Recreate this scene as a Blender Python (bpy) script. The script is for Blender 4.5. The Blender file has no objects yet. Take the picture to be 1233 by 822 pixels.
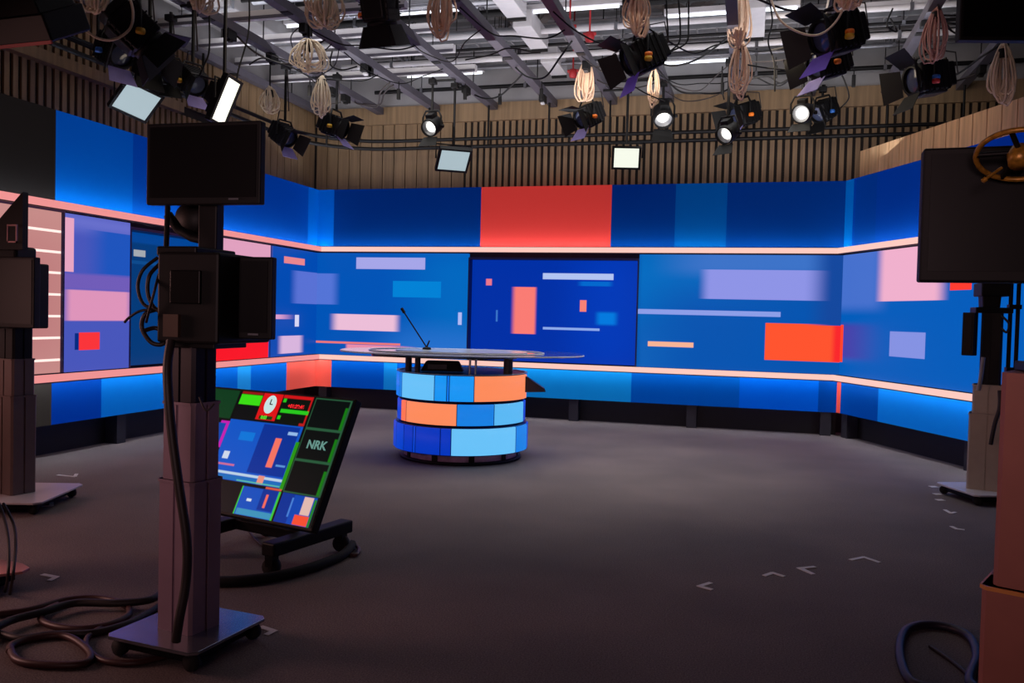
import bpy, math, random
from mathutils import Matrix, Vector
random.seed(7)
sc = bpy.context.scene
COL = sc.collection
# ------------------------------------------------------------ camera, world, lights, exposure
F, CX, CY = 1030.0, 616.5, 411.0
CAM = Vector((0, 0, 1.55))
yaw, pitch, roll = math.radians(15.6), -math.atan(31 / F), math.radians(1.43)
fwd = Vector((-math.sin(yaw) * math.cos(pitch), math.cos(yaw) * math.cos(pitch), math.sin(pitch)))
r0 = Vector((math.cos(yaw), math.sin(yaw), 0)); u0 = r0.cross(fwd)
RT = r0 * math.cos(roll) + u0 * math.sin(roll); UP = RT.cross(fwd)
cd = bpy.data.cameras.new('camera'); cam = bpy.data.objects.new('camera', cd); COL.objects.link(cam)
cam.matrix_world = Matrix(((RT.x, UP.x, -fwd.x, CAM.x), (RT.y, UP.y, -fwd.y, CAM.y), (RT.z, UP.z, -fwd.z, CAM.z), (0, 0, 0, 1)))
cd.sensor_width = 36; cd.lens = F / 1233 * 36; cd.clip_start = .05; cd.clip_end = 100
sc.camera = cam
w = bpy.data.worlds.new('world'); sc.world = w; w.use_nodes = True
w.node_tree.nodes['Background'].inputs[0].default_value = (.5, .5, .55, 1)
w.node_tree.nodes['Background'].inputs[1].default_value = .05
sc.view_settings.view_transform = 'Standard'; sc.view_settings.look = 'None'
sc.view_settings.exposure = 0; sc.view_settings.gamma = 1; sc.view_settings.use_curve_mapping = False
try: sc.cycles.use_denoising = True
except Exception: pass

def area(name, loc, target, sx, sy, energy, col, spread=180):
    l = bpy.data.lights.new(name, 'AREA'); l.shape = 'RECTANGLE'; l.size = sx; l.size_y = sy
    l.energy = energy; l.color = col; l.spread = math.radians(spread)
    o = bpy.data.objects.new(name, l); COL.objects.link(o); o.location = loc
    o.rotation_euler = (Vector(target) - Vector(loc)).to_track_quat('-Z', 'Y').to_euler()
    return o
area('house_fill', (-2.6, 9.6, 4.65), (-2.6, 9.9, 0), 6.0, 3.6, 62, (1, .97, .95), 100)  # unseen fill light added for general brightness over the stage
area('ceiling_wash', (-2.5, 9.2, 4.9), (-2.5, 9.6, 6), 8.5, 6.5, 230, (.97, .96, 1))  # unseen upward fill added to brighten the ceiling
area('wood_wash', (-3.0, 10.6, 4.5), (-3.0, 12.95, 3.9), 7.0, .3, 14, (1, .9, .74))  # unseen fill added to brighten the back wall boards
area('left_wood_wash', (-4.8, 7.6, 4.6), (-7.1, 7.8, 3.9), .3, 5.0, 15, (1, .82, .64))  # unseen fill added to brighten the left wall boards
area('right_wood_wash', (.2, 9.9, 4.62), (2.6, 10.9, 3.75), 1.4, .8, 17, (1, .82, .6))  # unseen fill added to brighten the pale boards at right
area('rear_red_wash', (-1.2, -2.4, 1.9), (-1.0, 4, 2.9), 3.0, .8, 19, (1, .62, .64), 72)  # unseen reddish fill added behind the camera for the columns
area('left_pink_glow', (-6.5, 2.6, 1.7), (-2.5, 4.2, .3), 1.6, 1.4, 19, (1, .5, .45), 100)  # unseen pink fill added, stands in for the lit wall beyond the frame

def ray(x, y): return fwd + RT * ((x - CX) / F) - UP * ((y - CY) / F)
def atz(x, y, z): d = ray(x, y); return CAM + d * ((z - CAM.z) / d.z)
def aty(x, y, Y): d = ray(x, y); return CAM + d * (Y / d.y)
def atx(x, y, X): d = ray(x, y); return CAM + d * (X / d.x)
def atd(x, y, D): return CAM + ray(x, y) * D

# ------------------------------------------------------------ mesh helper
class MB:
    def __init__(s): s.v = []; s.f = []; s.m = []; s.sm = []; s.M = Matrix.Identity(4)
    def _add(s, vs, fs, mi=0, smooth=False):
        b = len(s.v); s.v += [s.M @ Vector(p) for p in vs]
        for f in fs: s.f.append([b + i for i in f]); s.m.append(mi); s.sm.append(smooth)
        return s
    def box(s, c, d, rz=0, R=None, mi=0, taper=None):
        x, y, z = d[0] / 2, d[1] / 2, d[2] / 2; tx, ty = taper or (1, 1)
        vs = [(-x, -y, -z), (x, -y, -z), (x, y, -z), (-x, y, -z), (-x * tx, -y * ty, z), (x * tx, -y * ty, z), (x * tx, y * ty, z), (-x * tx, y * ty, z)]
        m = R if R is not None else Matrix.Rotation(rz, 3, 'Z')
        vs = [Vector(c) + m @ Vector(p) for p in vs]
        return s._add(vs, [(0, 3, 2, 1), (4, 5, 6, 7), (0, 1, 5, 4), (1, 2, 6, 5), (2, 3, 7, 6), (3, 0, 4, 7)], mi)
    def bb(s, a, b, mi=0):
        return s.box([(a[i] + b[i]) / 2 for i in range(3)], [abs(b[i] - a[i]) for i in range(3)], mi=mi)
    def tube(s, pts, r, n=8, closed=False, mi=0, caps=True):
        pts = [Vector(p) for p in pts]; N = len(pts); rings = []
        up = None
        for i, p in enumerate(pts):
            if closed: t = pts[(i + 1) % N] - pts[i - 1]
            else: t = pts[min(i + 1, N - 1)] - pts[max(i - 1, 0)]
            if t.length < 1e-9: t = Vector((0, 0, 1))
            t.normalize()
            if up is None: up = Vector((0, 0, 1)) if abs(t.z) < .9 else Vector((1, 0, 0))
            a = t.cross(up)
            if a.length < 1e-6: a = t.cross(Vector((.3, 1, .2)))
            a.normalize(); b = a.cross(t); up = b
            rr = r[i] if isinstance(r, (list, tuple)) else r
            rings.append([p + (a * math.cos(2 * math.pi * k / n) + b * math.sin(2 * math.pi * k / n)) * rr for k in range(n)])
        vs = [q for R_ in rings for q in R_]; fs = []
        for i in range(N if closed else N - 1):
            j = (i + 1) % N
            for k in range(n): fs.append((i * n + k, i * n + (k + 1) % n, j * n + (k + 1) % n, j * n + k))
        s._add(vs, fs, mi, True)
        if caps and not closed:
            s._add(rings[0], [tuple(range(n))[::-1]], mi); s._add(rings[-1], [tuple(range(n))], mi)
        return s
    def lathe(s, prof, n=24, mi=0, smooth=True, c=(0, 0, 0), a0=0, a1=None):
        full = a1 is None; A1 = 2 * math.pi if full else a1; m = n if full else n + 1
        vs = []; c = Vector(c)
        for (r, z) in prof:
            for k in range(m):
                a = a0 + (A1 - a0 if not full else A1) * k / n
                vs.append(c + Vector((r * math.cos(a), r * math.sin(a), z)))
        fs = []
        for i in range(len(prof) - 1):
            for k in range(n):
                k2 = (k + 1) % m
                fs.append((i * m + k, i * m + k2, (i + 1) * m + k2, (i + 1) * m + k))
        return s._add(vs, fs, mi, smooth)
    def prism(s, poly, z0, z1, mi=0):
        n = len(poly); vs = [(p[0], p[1], z0) for p in poly] + [(p[0], p[1], z1) for p in poly]
        return s._add(vs, [tuple(range(n))[::-1], tuple(range(n, 2 * n))] + [(i, (i + 1) % n, (i + 1) % n + n, i + n) for i in range(n)], mi)
    def quad(s, a, b, c, d, t=.004, mi=0):
        a, b, c, d = map(Vector, (a, b, c, d)); n = (b - a).cross(d - a).normalized() * t
        vs = [a, b, c, d, a + n, b + n, c + n, d + n]
        return s._add(vs, [(0, 3, 2, 1), (4, 5, 6, 7), (0, 1, 5, 4), (1, 2, 6, 5), (2, 3, 7, 6), (3, 0, 4, 7)], mi)
    def build(s, name, mat, parent=None, off=None, bev=0, label=None):
        me = bpy.data.meshes.new(name); off = Vector(off) if off is not None else Vector((0, 0, 0))
        me.from_pydata([tuple(p - off) for p in s.v], [], s.f)
        mats = mat if isinstance(mat, (list, tuple)) else [mat]
        for m_ in mats: me.materials.append(m_)
        for p, mi, sm in zip(me.polygons, s.m, s.sm): p.material_index = mi; p.use_smooth = sm
        me.validate(); me.update()
        o = bpy.data.objects.new(name, me); COL.objects.link(o)
        if parent is not None: o.parent = parent
        elif off.length: o.location = off
        if bev:
            b = o.modifiers.new('bevel', 'BEVEL'); b.width = bev; b.segments = 2; b.limit_method = 'ANGLE'; b.angle_limit = .9
        if label: o['label'] = label
        return o
def thing(name, label, cat, loc=(0, 0, 0), rz=0, group=None):
    o = bpy.data.objects.new(name, None); COL.objects.link(o); o.location = loc; o.rotation_euler = (0, 0, rz)
    o['label'] = label; o['category'] = cat; o.empty_display_size = .1
    if group: o['group'] = group
    return o
def tag(o, label, cat, group=None, kind=None):
    o['label'] = label; o['category'] = cat
    if group: o['group'] = group
    if kind: o['kind'] = kind
    return o
def struct(o): o['kind'] = 'structure'; return o

# ------------------------------------------------------------ materials
def lin(c):
    return tuple(((v / 255) / 12.92 if v / 255 <= .04045 else ((v / 255 + .055) / 1.055) ** 2.4) for v in c)
def mat(name, rgb, rough=.5, metal=0, var=.12, scale=8, bump=0, bscale=60, spec=.5, alpha=None, trans=0):
    m = bpy.data.materials.new(name); m.use_nodes = True; nt = m.node_tree; b = nt.nodes['Principled BSDF']
    c = lin(rgb); tc = nt.nodes.new('ShaderNodeTexCoord')
    nz = nt.nodes.new('ShaderNodeTexNoise'); nz.inputs['Scale'].default_value = scale; nz.inputs['Detail'].default_value = 4
    nt.links.new(tc.outputs['Object'], nz.inputs['Vector'])
    rp = nt.nodes.new('ShaderNodeValToRGB'); rp.color_ramp.elements[0].position = .3; rp.color_ramp.elements[1].position = .7
    rp.color_ramp.elements[0].color = (*[v * (1 - var) for v in c], 1); rp.color_ramp.elements[1].color = (*[min(1, v * (1 + var)) for v in c], 1)
    nt.links.new(nz.outputs['Fac'], rp.inputs['Fac']); nt.links.new(rp.outputs['Color'], b.inputs['Base Color'])
    b.inputs['Roughness'].default_value = rough; b.inputs['Metallic'].default_value = metal
    b.inputs['Specular IOR Level'].default_value = spec
    if trans: b.inputs['Transmission Weight'].default_value = trans
    if bump:
        n2 = nt.nodes.new('ShaderNodeTexNoise'); n2.inputs['Scale'].default_value = bscale; nt.links.new(tc.outputs['Object'], n2.inputs['Vector'])
        bp = nt.nodes.new('ShaderNodeBump'); bp.inputs['Strength'].default_value = bump; bp.inputs['Distance'].default_value = .01
        nt.links.new(n2.outputs['Fac'], bp.inputs['Height']); nt.links.new(bp.outputs['Normal'], b.inputs['Normal'])
    return m
def emit(name, rgb, strength=1.0, base=None):
    m = bpy.data.materials.new(name); m.use_nodes = True; b = m.node_tree.nodes['Principled BSDF']
    c = lin(rgb); b.inputs['Base Color'].default_value = (*(lin(base) if base else (.02, .02, .02)), 1)
    b.inputs['Emission Color'].default_value = (*c, 1); b.inputs['Emission Strength'].default_value = strength
    b.inputs['Roughness'].default_value = .5
    return m
def wood(name, rgb, pitch_, gap, along, dark=(22, 14, 10), var=.25):
    """vertical planks: repeat along an object axis with dark gaps and a grain"""
    m = bpy.data.materials.new(name); m.use_nodes = True; nt = m.node_tree; b = nt.nodes['Principled BSDF']; N = nt.nodes.new; L = nt.links.new
    tc = N('ShaderNodeTexCoord'); mp = N('ShaderNodeMapping'); L(tc.outputs['Object'], mp.inputs['Vector'])
    mp.inputs['Scale'].default_value = (14, 14, .8)
    nz = N('ShaderNodeTexNoise'); nz.inputs['Scale'].default_value = 1.3; nz.inputs['Detail'].default_value = 6; L(mp.outputs[0], nz.inputs['Vector'])
    rp = N('ShaderNodeValToRGB'); c = lin(rgb)
    rp.color_ramp.elements[0].position = .3; rp.color_ramp.elements[1].position = .72
    rp.color_ramp.elements[0].color = (*[v * (1 - var) for v in c], 1); rp.color_ramp.elements[1].color = (*[v * (1 + var) for v in c], 1)
    L(nz.outputs['Fac'], rp.inputs['Fac']); L(rp.outputs[0], b.inputs['Base Color']); b.inputs['Roughness'].default_value = .65
    return m
def rectmat(name, base, rects, est=1.0, diff=0.0, vgrad=None, hgrad=None):
    """a flat picture of coloured rectangles in object x / z (metres); rect = (x0,x1,z0,z1,rgb,softx,softz)"""
    m = bpy.data.materials.new(name); m.use_nodes = True; nt = m.node_tree; b = nt.nodes['Principled BSDF']; N = nt.nodes.new; L = nt.links.new
    tc = N('ShaderNodeTexCoord'); sp = N('ShaderNodeSeparateXYZ'); L(tc.outputs['Object'], sp.inputs[0])
    cur = N('ShaderNodeRGB'); cur.outputs[0].default_value = (*lin(base), 1); cur = cur.outputs[0]
    def edge(sock, at, s, rising):
        r = N('ShaderNodeMapRange'); r.interpolation_type = 'SMOOTHSTEP'
        L(sock, r.inputs['Value']); s = max(s, .004)
        r.inputs['From Min'].default_value = at - s; r.inputs['From Max'].default_value = at + s
        r.inputs['To Min'].default_value = 0 if rising else 1; r.inputs['To Max'].default_value = 1 if rising else 0
        return r.outputs[0]
    def mul(a, b_):
        q = N('ShaderNodeMath'); q.operation = 'MULTIPLY'; L(a, q.inputs[0]); L(b_, q.inputs[1]); return q.outputs[0]
    for r in rects:
        x0, x1, z0, z1, rgb = r[:5]; sx = r[5] if len(r) > 5 else 0; sz = r[6] if len(r) > 6 else 0
        sl, sr = sx if isinstance(sx, tuple) else (sx, sx)
        sb, st_ = sz if isinstance(sz, tuple) else (sz, sz)
        k = mul(mul(edge(sp.outputs[0], x0, sl, True), edge(sp.outputs[0], x1, sr, False)), mul(edge(sp.outputs[2], z0, sb, True), edge(sp.outputs[2], z1, st_, False)))
        mx = N('ShaderNodeMix'); mx.data_type = 'RGBA'; L(k, mx.inputs[0]); L(cur, mx.inputs[6]); mx.inputs[7].default_value = (*lin(rgb), 1)
        cur = mx.outputs[2]
    L(cur, b.inputs['Emission Color']); b.inputs['Emission Strength'].default_value = est
    if diff:
        g = N('ShaderNodeVectorMath'); g.operation = 'SCALE'; g.inputs[3].default_value = diff; L(cur, g.inputs[0]); sq = N('ShaderNodeSeparateXYZ'); L(g.outputs[0], sq.inputs[0]); ma = N('ShaderNodeMath'); ma.operation = 'MULTIPLY_ADD'; L(sq.outputs[2], ma.inputs[0]); ma.inputs[1].default_value = .12; L(sq.outputs[1], ma.inputs[2]); cq = N('ShaderNodeCombineXYZ'); L(sq.outputs[0], cq.inputs[0]); L(ma.outputs[0], cq.inputs[1]); L(sq.outputs[2], cq.inputs[2]); L(cq.outputs[0], b.inputs['Base Color'])
        b.inputs['Roughness'].default_value = .6
    else:
        b.inputs['Base Color'].default_value = (.002, .002, .003, 1); b.inputs['Roughness'].default_value = .35
    b.inputs['Specular IOR Level'].default_value = .02 if diff else .06
    return m
BLK = mat('black_plastic', (9, 8, 9), .55, 0, .1, spec=.3)
BLKM = mat('black_metal', (17, 16, 18), .5, .2, .15, spec=.3)
DGR = mat('dark_grey_metal', (62, 60, 66), .5, .4, .15)
GRY = mat('grey_steel', (120, 120, 126), .4, .7, .12)
SIL = mat('galvanised_steel', (176, 178, 184), .35, .75, .12)
PLAS = mat('matte_black_rubber', (14, 13, 14), .8, 0, .1)
WHT = mat('white_paint', (205, 202, 205), .55, 0, .05)
DECK = mat('ceiling_deck_paint', (148, 146, 148), .7, 0, .15, 2)
ROPE = mat('beige_cable_jacket', (224, 190, 162), .6, 0, .12, 20)
ROPE2 = mat('cream_cable_jacket', (226, 208, 180), .6, 0, .12, 20)
ORNG = mat('orange_plastic', (240, 120, 20), .45, 0, .05)
YEL = mat('yellow_label', (215, 165, 30), .5, 0, .05)
BLUP = mat('blue_plastic', (30, 90, 170), .45, 0, .05)
PURP = mat('violet_lit_door', (105, 70, 190), .5, 0, .08)  # violet light on the lower barn door put into its colour
LILA = mat('pale_violet_tint', (150, 140, 205), .5, 0, .08)  # paler violet light on barn doors put into the colour
REDM = mat('red_paint', (170, 30, 35), .45, 0, .08)
SCRN = mat('switched_off_screen', (5, 5, 7), .4, 0, .05, spec=.2)
TAPE = mat('white_tape', (225, 222, 222), .7, 0, .05)
PINKC = mat('warm_grey_column', (118, 98, 92), .5, .15, .06)
COLM = mat('mauve_lit_column', (146, 120, 136), .5, .15, .06)  # purplish light on the near left column put into its base colour
COLW = mat('pale_grey_column', (176, 162, 146), .45, .2, .06)
COLN = mat('red_lit_column', (168, 104, 92), .5, .1, .06)  # reddish light on the near right column put into its base colour
PLT = mat('brushed_steel_plate', (150, 150, 160), .22, .85, .05)
PLW = mat('white_base_plate', (205, 200, 205), .35, .1, .04)
GOLD = mat('gold_highlight_metal', (176, 126, 46), .35, .35, .4, 60)  # gold highlights of the dark handwheel put into the rim colour
CABM = mat('dark_rubber_cable', (36, 26, 26), .5, 0, .1)
CABR = mat('reddish_rubber_cable', (70, 38, 36), .45, 0, .1)

# ------------------------------------------------------------ floor, walls, ceiling
m = bpy.data.materials.new('carpet'); m.use_nodes = True; nt = m.node_tree; b = nt.nodes['Principled BSDF']; N = nt.nodes.new; L = nt.links.new
tc = N('ShaderNodeTexCoord'); nz = N('ShaderNodeTexNoise'); nz.inputs['Scale'].default_value = 130; nz.inputs['Detail'].default_value = 3; L(tc.outputs['Object'], nz.inputs[0])
n2 = N('ShaderNodeTexNoise'); n2.inputs['Scale'].default_value = .9; n2.inputs['Detail'].default_value = 5; L(tc.outputs['Object'], n2.inputs[0])
rp = N('ShaderNodeValToRGB'); rp.color_ramp.elements[0].position = .35; rp.color_ramp.elements[1].position = .68
rp.color_ramp.elements[0].color = (*lin((104, 94, 94)), 1); rp.color_ramp.elements[1].color = (*lin((146, 134, 132)), 1)
rq = N('ShaderNodeValToRGB'); rq.color_ramp.elements[0].position = .35; rq.color_ramp.elements[1].position = .7
rq.color_ramp.elements[0].color = (.82, .82, .82, 1); rq.color_ramp.elements[1].color = (1.1, 1.08, 1.05, 1)
L(nz.outputs['Fac'], rp.inputs[0]); L(n2.outputs['Fac'], rq.inputs[0])
mx = N('ShaderNodeMix'); mx.data_type = 'RGBA'; mx.blend_type = 'MULTIPLY'; mx.inputs[0].default_value = 1; L(rp.outputs[0], mx.inputs[6]); L(rq.outputs[0], mx.inputs[7]); L(mx.outputs[2], b.inputs['Base Color'])
b.inputs['Roughness'].default_value = .85; b.inputs['Specular IOR Level'].default_value = .2
bp = N('ShaderNodeBump'); bp.inputs['Strength'].default_value = .5; bp.inputs['Distance'].default_value = .006; L(nz.outputs['Fac'], bp.inputs['Height']); L(bp.outputs[0], b.inputs['Normal'])
CARPET = m
struct(MB().bb((-8.6, -3.2, -.1), (6.2, 14.2, 0)).build('floor', CARPET))
struct(MB().bb((-8.6, -3.2, 6.2), (6.2, 14.2, 6.3)).build('ceiling', DECK))
DARKW = mat('dark_plaster', (40, 36, 36), .8, 0, .1, 2)
WOODB = wood('oak_boards', (140, 114, 84), 0, 0, 'x')
WOODD = mat('wood_backing', (26, 18, 14), .8, 0, .1)
WOODL = wood('pale_oak_boards', (212, 172, 128), 0, 0, 'x')

def battens(mb, u0_, u1_, step, width, z0, z1, place):
    u = u0_; k = 0
    while u < u1_ - width * .5:
        a, b_ = place(u, 0), place(min(u + width, u1_), .03)
        mb.bb((a[0], a[1], z0), (b_[0], b_[1], z1)); u += step; k += 1
# back wall at Y = 12.95
wb = struct(MB().bb((-7.3, 12.98, 0), (6.2, 13.2, 6.2)).build('wall_back', WOODD))
p = MB(); battens(p, -7.08, -4.55, .2, .185, 3.0, 4.6, lambda u, d: (u, 12.98 - d)); p.build('wide_board', WOODB, wb)['kind'] = 'stuff'
p = MB(); battens(p, -4.55, 6.0, .105, .062, 3.0, 4.6, lambda u, d: (u, 12.98 - d)); o = p.build('narrow_batten', WOODB, wb); o['kind'] = 'stuff'
struct(MB().bb((-7.08, 12.9, 4.6), (6.0, 12.98, 4.88)).build('trim_1', WOODB))
struct(MB().bb((-7.08, 12.94, 4.88), (6.0, 12.98, 6.2)).build('wall_back_upper', DECK))
# left wall at X = -7.12
wl = struct(MB().bb((-7.5, -3.2, 0), (-7.15, 13.2, 6.2)).build('wall_left', WOODD))
p = MB(); battens(p, 3.0, 10.2, .105, .062, 3.0, 4.02, lambda u, d: (-7.15 + d, u)); o = p.build('narrow_batten', WOODB, wl); o['kind'] = 'stuff'
p = MB(); battens(p, 3.0, 10.2, .105, .062, 4.14, 4.95, lambda u, d: (-7.15 + d, u)); o = p.build('upper_batten', WOODB, wl); o['kind'] = 'stuff'
struct(MB().bb((-7.15, -3.2, 4.95), (-7.08, 12.95, 6.2)).build('wall_left_upper', DECK))
p = MB(); battens(p, 10.2, 12.95, .2, .185, 3.0, 4.95, lambda u, d: (-7.15 + d, u)); o = p.build('wide_board', WOODB, wl); o['kind'] = 'stuff'
struct(MB().bb((-7.15, 3.0, 4.02), (-7.02, 9.4, 4.14)).build('trim_2', WOODB))
struct(MB().bb((6.0, -3.2, 0), (6.2, 13.2, 6.2)).build('wall_right', DARKW))
struct(MB().bb((-7.5, -3.4, 0), (6.2, -3.2, 6.2)).build('wall_rear', DARKW))

# ------------------------------------------------------------ the set walls (lit panels, screens, light strips)
Dr = Vector((.417, -.909, 0)); Pr = Vector((1.18, 12.5, 0)); Nr = Vector((.909, .417, 0))
def uz(wall, x, y):
    if wall == 'back': q = aty(x, y, 12.5); return q.x + 6.79, q.z
    if wall == 'left': q = atx(x, y, -6.79); return q.y, q.z
    d = ray(x, y); s = Nr.dot(Pr - CAM.to_3d() * 1) if False else (Nr.dot(Pr) / Nr.dot(d)); q = CAM + d * s
    return (q - Pr).dot(Dr), q.z
def RC(wall, x0, x1, y0, y1, rgb, sx=0, sz=0):
    ym, xm = (y0 + y1) / 2, (x0 + x1) / 2
    a, b_ = uz(wall, x0, ym)[0], uz(wall, x1, ym)[0]; z1, z0 = uz(wall, xm, y0)[1], uz(wall, xm, y1)[1]
    return (min(a, b_), max(a, b_), z0, z1, rgb, sx, sz)
def COLR(wall, x0, x1, ym, rgb, sx=0):
    a, b_ = uz(wall, x0, ym)[0], uz(wall, x1, ym)[0]; return (a, b_, -1, 9, rgb, sx, 0)
LEFTR = 'left'; 
up_back = rectmat('upper_back_panels', (0, 36, 125), [COLR('back', 372, 402, 260, (0, 76, 190)), COLR("back", 579, 736, 260, (222, 62, 58)),
    COLR('back', 813, 875, 260, (0, 66, 150)), ], .42, .7)
up_left = rectmat('upper_left_panels', (0, 52, 165), [(3, uz('left', 67, 190)[0], -1, 9, (28, 24, 24)), COLR('left', 67, 160, 200, (0, 74, 185)), COLR('left', 371, 390, 260, (0, 80, 195))], .42, .7)
up_right = rectmat('upper_right_panels', (0, 38, 150), [(-.2, .2, -1, 9, (0, 84, 180)), COLR('right', 1030, 1055, 250, (0, 40, 140))], .42, .7)
lo_back = rectmat('lower_back_panels', (0, 66, 185), [(-.2, uz('back', 399, 450)[0], -1, 9, (238, 88, 76)), COLR('back', 399, 462, 450, (0, 62, 180)), COLR('back', 462, 478, 450, (18, 118, 208)),
    COLR('back', 600, 760, 465, (12, 112, 196)), COLR('back', 760, 890, 475, (0, 62, 165)), COLR('back', 890, 985, 480, (0, 68, 198)), COLR('back', 985, 1008, 490, (0, 46, 145)),
    (uz('back', 1007, 490)[0], 9, -1, 9, (228, 82, 72))], .42, .7)
lo_left = rectmat('lower_left_panels', (0, 78, 195), [(3, uz('left', 62, 490)[0], -1, 9, (52, 46, 44)), COLR('left', 62, 122, 480, (0, 44, 165)), COLR('left', 122, 210, 470, (6, 98, 205)),
    COLR('left', 286, 302, 455, (30, 128, 215)), COLR('left', 345, 392, 450, (238, 88, 76))], .42, .7)
lo_right = rectmat('lower_right_panels', (0, 54, 158), [(-.2, .06, -1, 9, (228, 82, 72)), (uz('right', 1057, 490)[0], 6, -1, 9, (8, 100, 208))], .42, .7)
B = 'back'
mid_back_l = rectmat('mid_back_left_screen', (0, 84, 182), [
    RC(B, 500, 580, 300, 440, (0, 104, 192), (.7, .1), .4), RC(B, 470, 600, 400, 450, (38, 112, 205), (.6, .1), .3),
    RC(B, 429, 512, 310, 324, (166, 166, 232)), RC(B, 473, 531, 338.5, 358, (0, 130, 214)),
    RC(B, 360, 404, 329, 366, (84, 116, 214), .1), RC(B, 402, 478, 378.5, 398, (236, 190, 216), (.1, .08)),
    RC(B, 370, 482, 411.5, 414, (236, 120, 120)), RC(B, 417, 486, 415.5, 425, (232, 140, 170), (.03, .3)), RC(B, 551.5, 556, 376, 391, (176, 186, 244))])
mid_back_r = rectmat('mid_back_right_screen', (0, 86, 172), [
    RC(B, 770, 900, 300, 395, (0, 112, 196), (.05, .8), .5), RC(B, 770, 850, 395, 460, (18, 104, 190), (.05, .6), .3),
    RC(B, 780, 1013, 340, 480, (0, 84, 176), .8, .5), RC(B, 820, 1010, 300, 330, (60, 115, 200), (.5, .1), .12),
    RC(B, 848, 1006, 325, 361, (142, 148, 230), (.1, .22)), RC(B, 760, 940, 373.5, 379.5, (140, 158, 232)),
    RC(B, 780, 835, 411.5, 417.5, (248, 180, 150)), RC(B, 921, 1030, 390, 435, (255, 84, 46)), RC(B, 1003, 1030, 390, 436, (250, 40, 44), (.05, .01)), RC(B, 985, 1020, 290, 392, (18, 72, 158), (.2, .01))])
niche = rectmat('niche_screen', (0, 48, 165), [
    RC(B, 690, 775, 300, 450, (0, 58, 184), .5, .5), RC(B, 582, 589, 335, 343, (235, 120, 140), .01), RC(B, 594, 596, 373, 387, (60, 120, 205), .01),
    RC(B, 615, 642, 345, 402, (250, 124, 116), (.05, .03)), RC(B, 651, 737, 328.5, 336, (178, 196, 242)), RC(B, 696, 734, 338.5, 344, (0, 104, 206), .06),
    RC(B, 696, 704, 361, 375, (246, 130, 118)), RC(B, 717, 740, 376, 391, (0, 122, 222), .06, .03), RC(B, 651, 720, 394.5, 397.5, (140, 170, 236))])
Lw = 'left'
mid_left_a = rectmat('mid_left_screen', (72, 86, 186), [RC(Lw, 77, 170, 262, 280, (104, 112, 204), .02, .1), RC(Lw, 115, 170, 281, 331, (28, 84, 188), (.22, .02)),
    RC(Lw, 60, 170, 331, 349, (112, 92, 184), .1, .02), RC(Lw, 80, 156, 350, 386, (222, 148, 186), (.08, .08), .01), RC(Lw, 78, 89, 262, 327, (232, 166, 194)), RC(Lw, 90, 96, 401, 421, (0, 42, 128)), RC(Lw, 95, 120, 400, 421, (250, 52, 56))])
mid_left_b = rectmat('mid_left_far_screen', (0, 74, 176), [RC(Lw, 264, 327, 290, 309, (224, 160, 190), (.12, .04)), RC(Lw, 250, 323, 404, 440, (248, 18, 32)), (uz(Lw, 326, 350)[0] - .02, uz(Lw, 326, 350)[0] + .02, 0, 3, (0, 44, 120)),
    RC(Lw, 342, 367, 310, 318, (232, 134, 140)), RC(Lw, 354, 400, 328, 366, (88, 112, 210), (.15, .01)), RC(Lw, 316, 345, 378.5, 384, (222, 160, 206), (.05, .3)), RC(Lw, 355, 360, 379, 393, (214, 214, 244)), RC(Lw, 337, 363, 404, 425, (216, 180, 220), .1)])
R_ = 'right'
mid_right = rectmat('mid_right_screen', (0, 92, 186), [RC(R_, 1005, 1062, 290, 372, (70, 112, 204), .25, .1), RC(R_, 1012, 1040, 390, 432, (60, 66, 170), (.02, .5), .05),
    (-.2, .07, uz(R_, 1016, 436)[1], uz(R_, 1016, 391)[1], (255, 70, 44), 0, 0),
    RC(R_, 1060, 1135, 290, 362, (240, 176, 204), (.12, .15)), RC(R_, 1071, 1114, 399.5, 430.5, (132, 146, 226)), RC(R_, 1144, 1170, 336, 349, (255, 60, 44))])
STRB = emit('peach_light_strip', (255, 202, 190), 1.0); STRP = emit('pink_light_strip', (244, 150, 148), .95)
TAPE_L = emit('led_tape_cool', (225, 238, 255), 34.0); TAPE_D = emit('led_tape_low', (225, 238, 255), 22.0)
KICK = mat('black_kick_board', (20, 15, 18), .6, 0, .1)
POST = mat('set_post_grey', (44, 42, 50), .5, .2, .1)
TRIMD = mat('dark_strip_edge', (90, 60, 62), .5, .1, .1)

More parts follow.
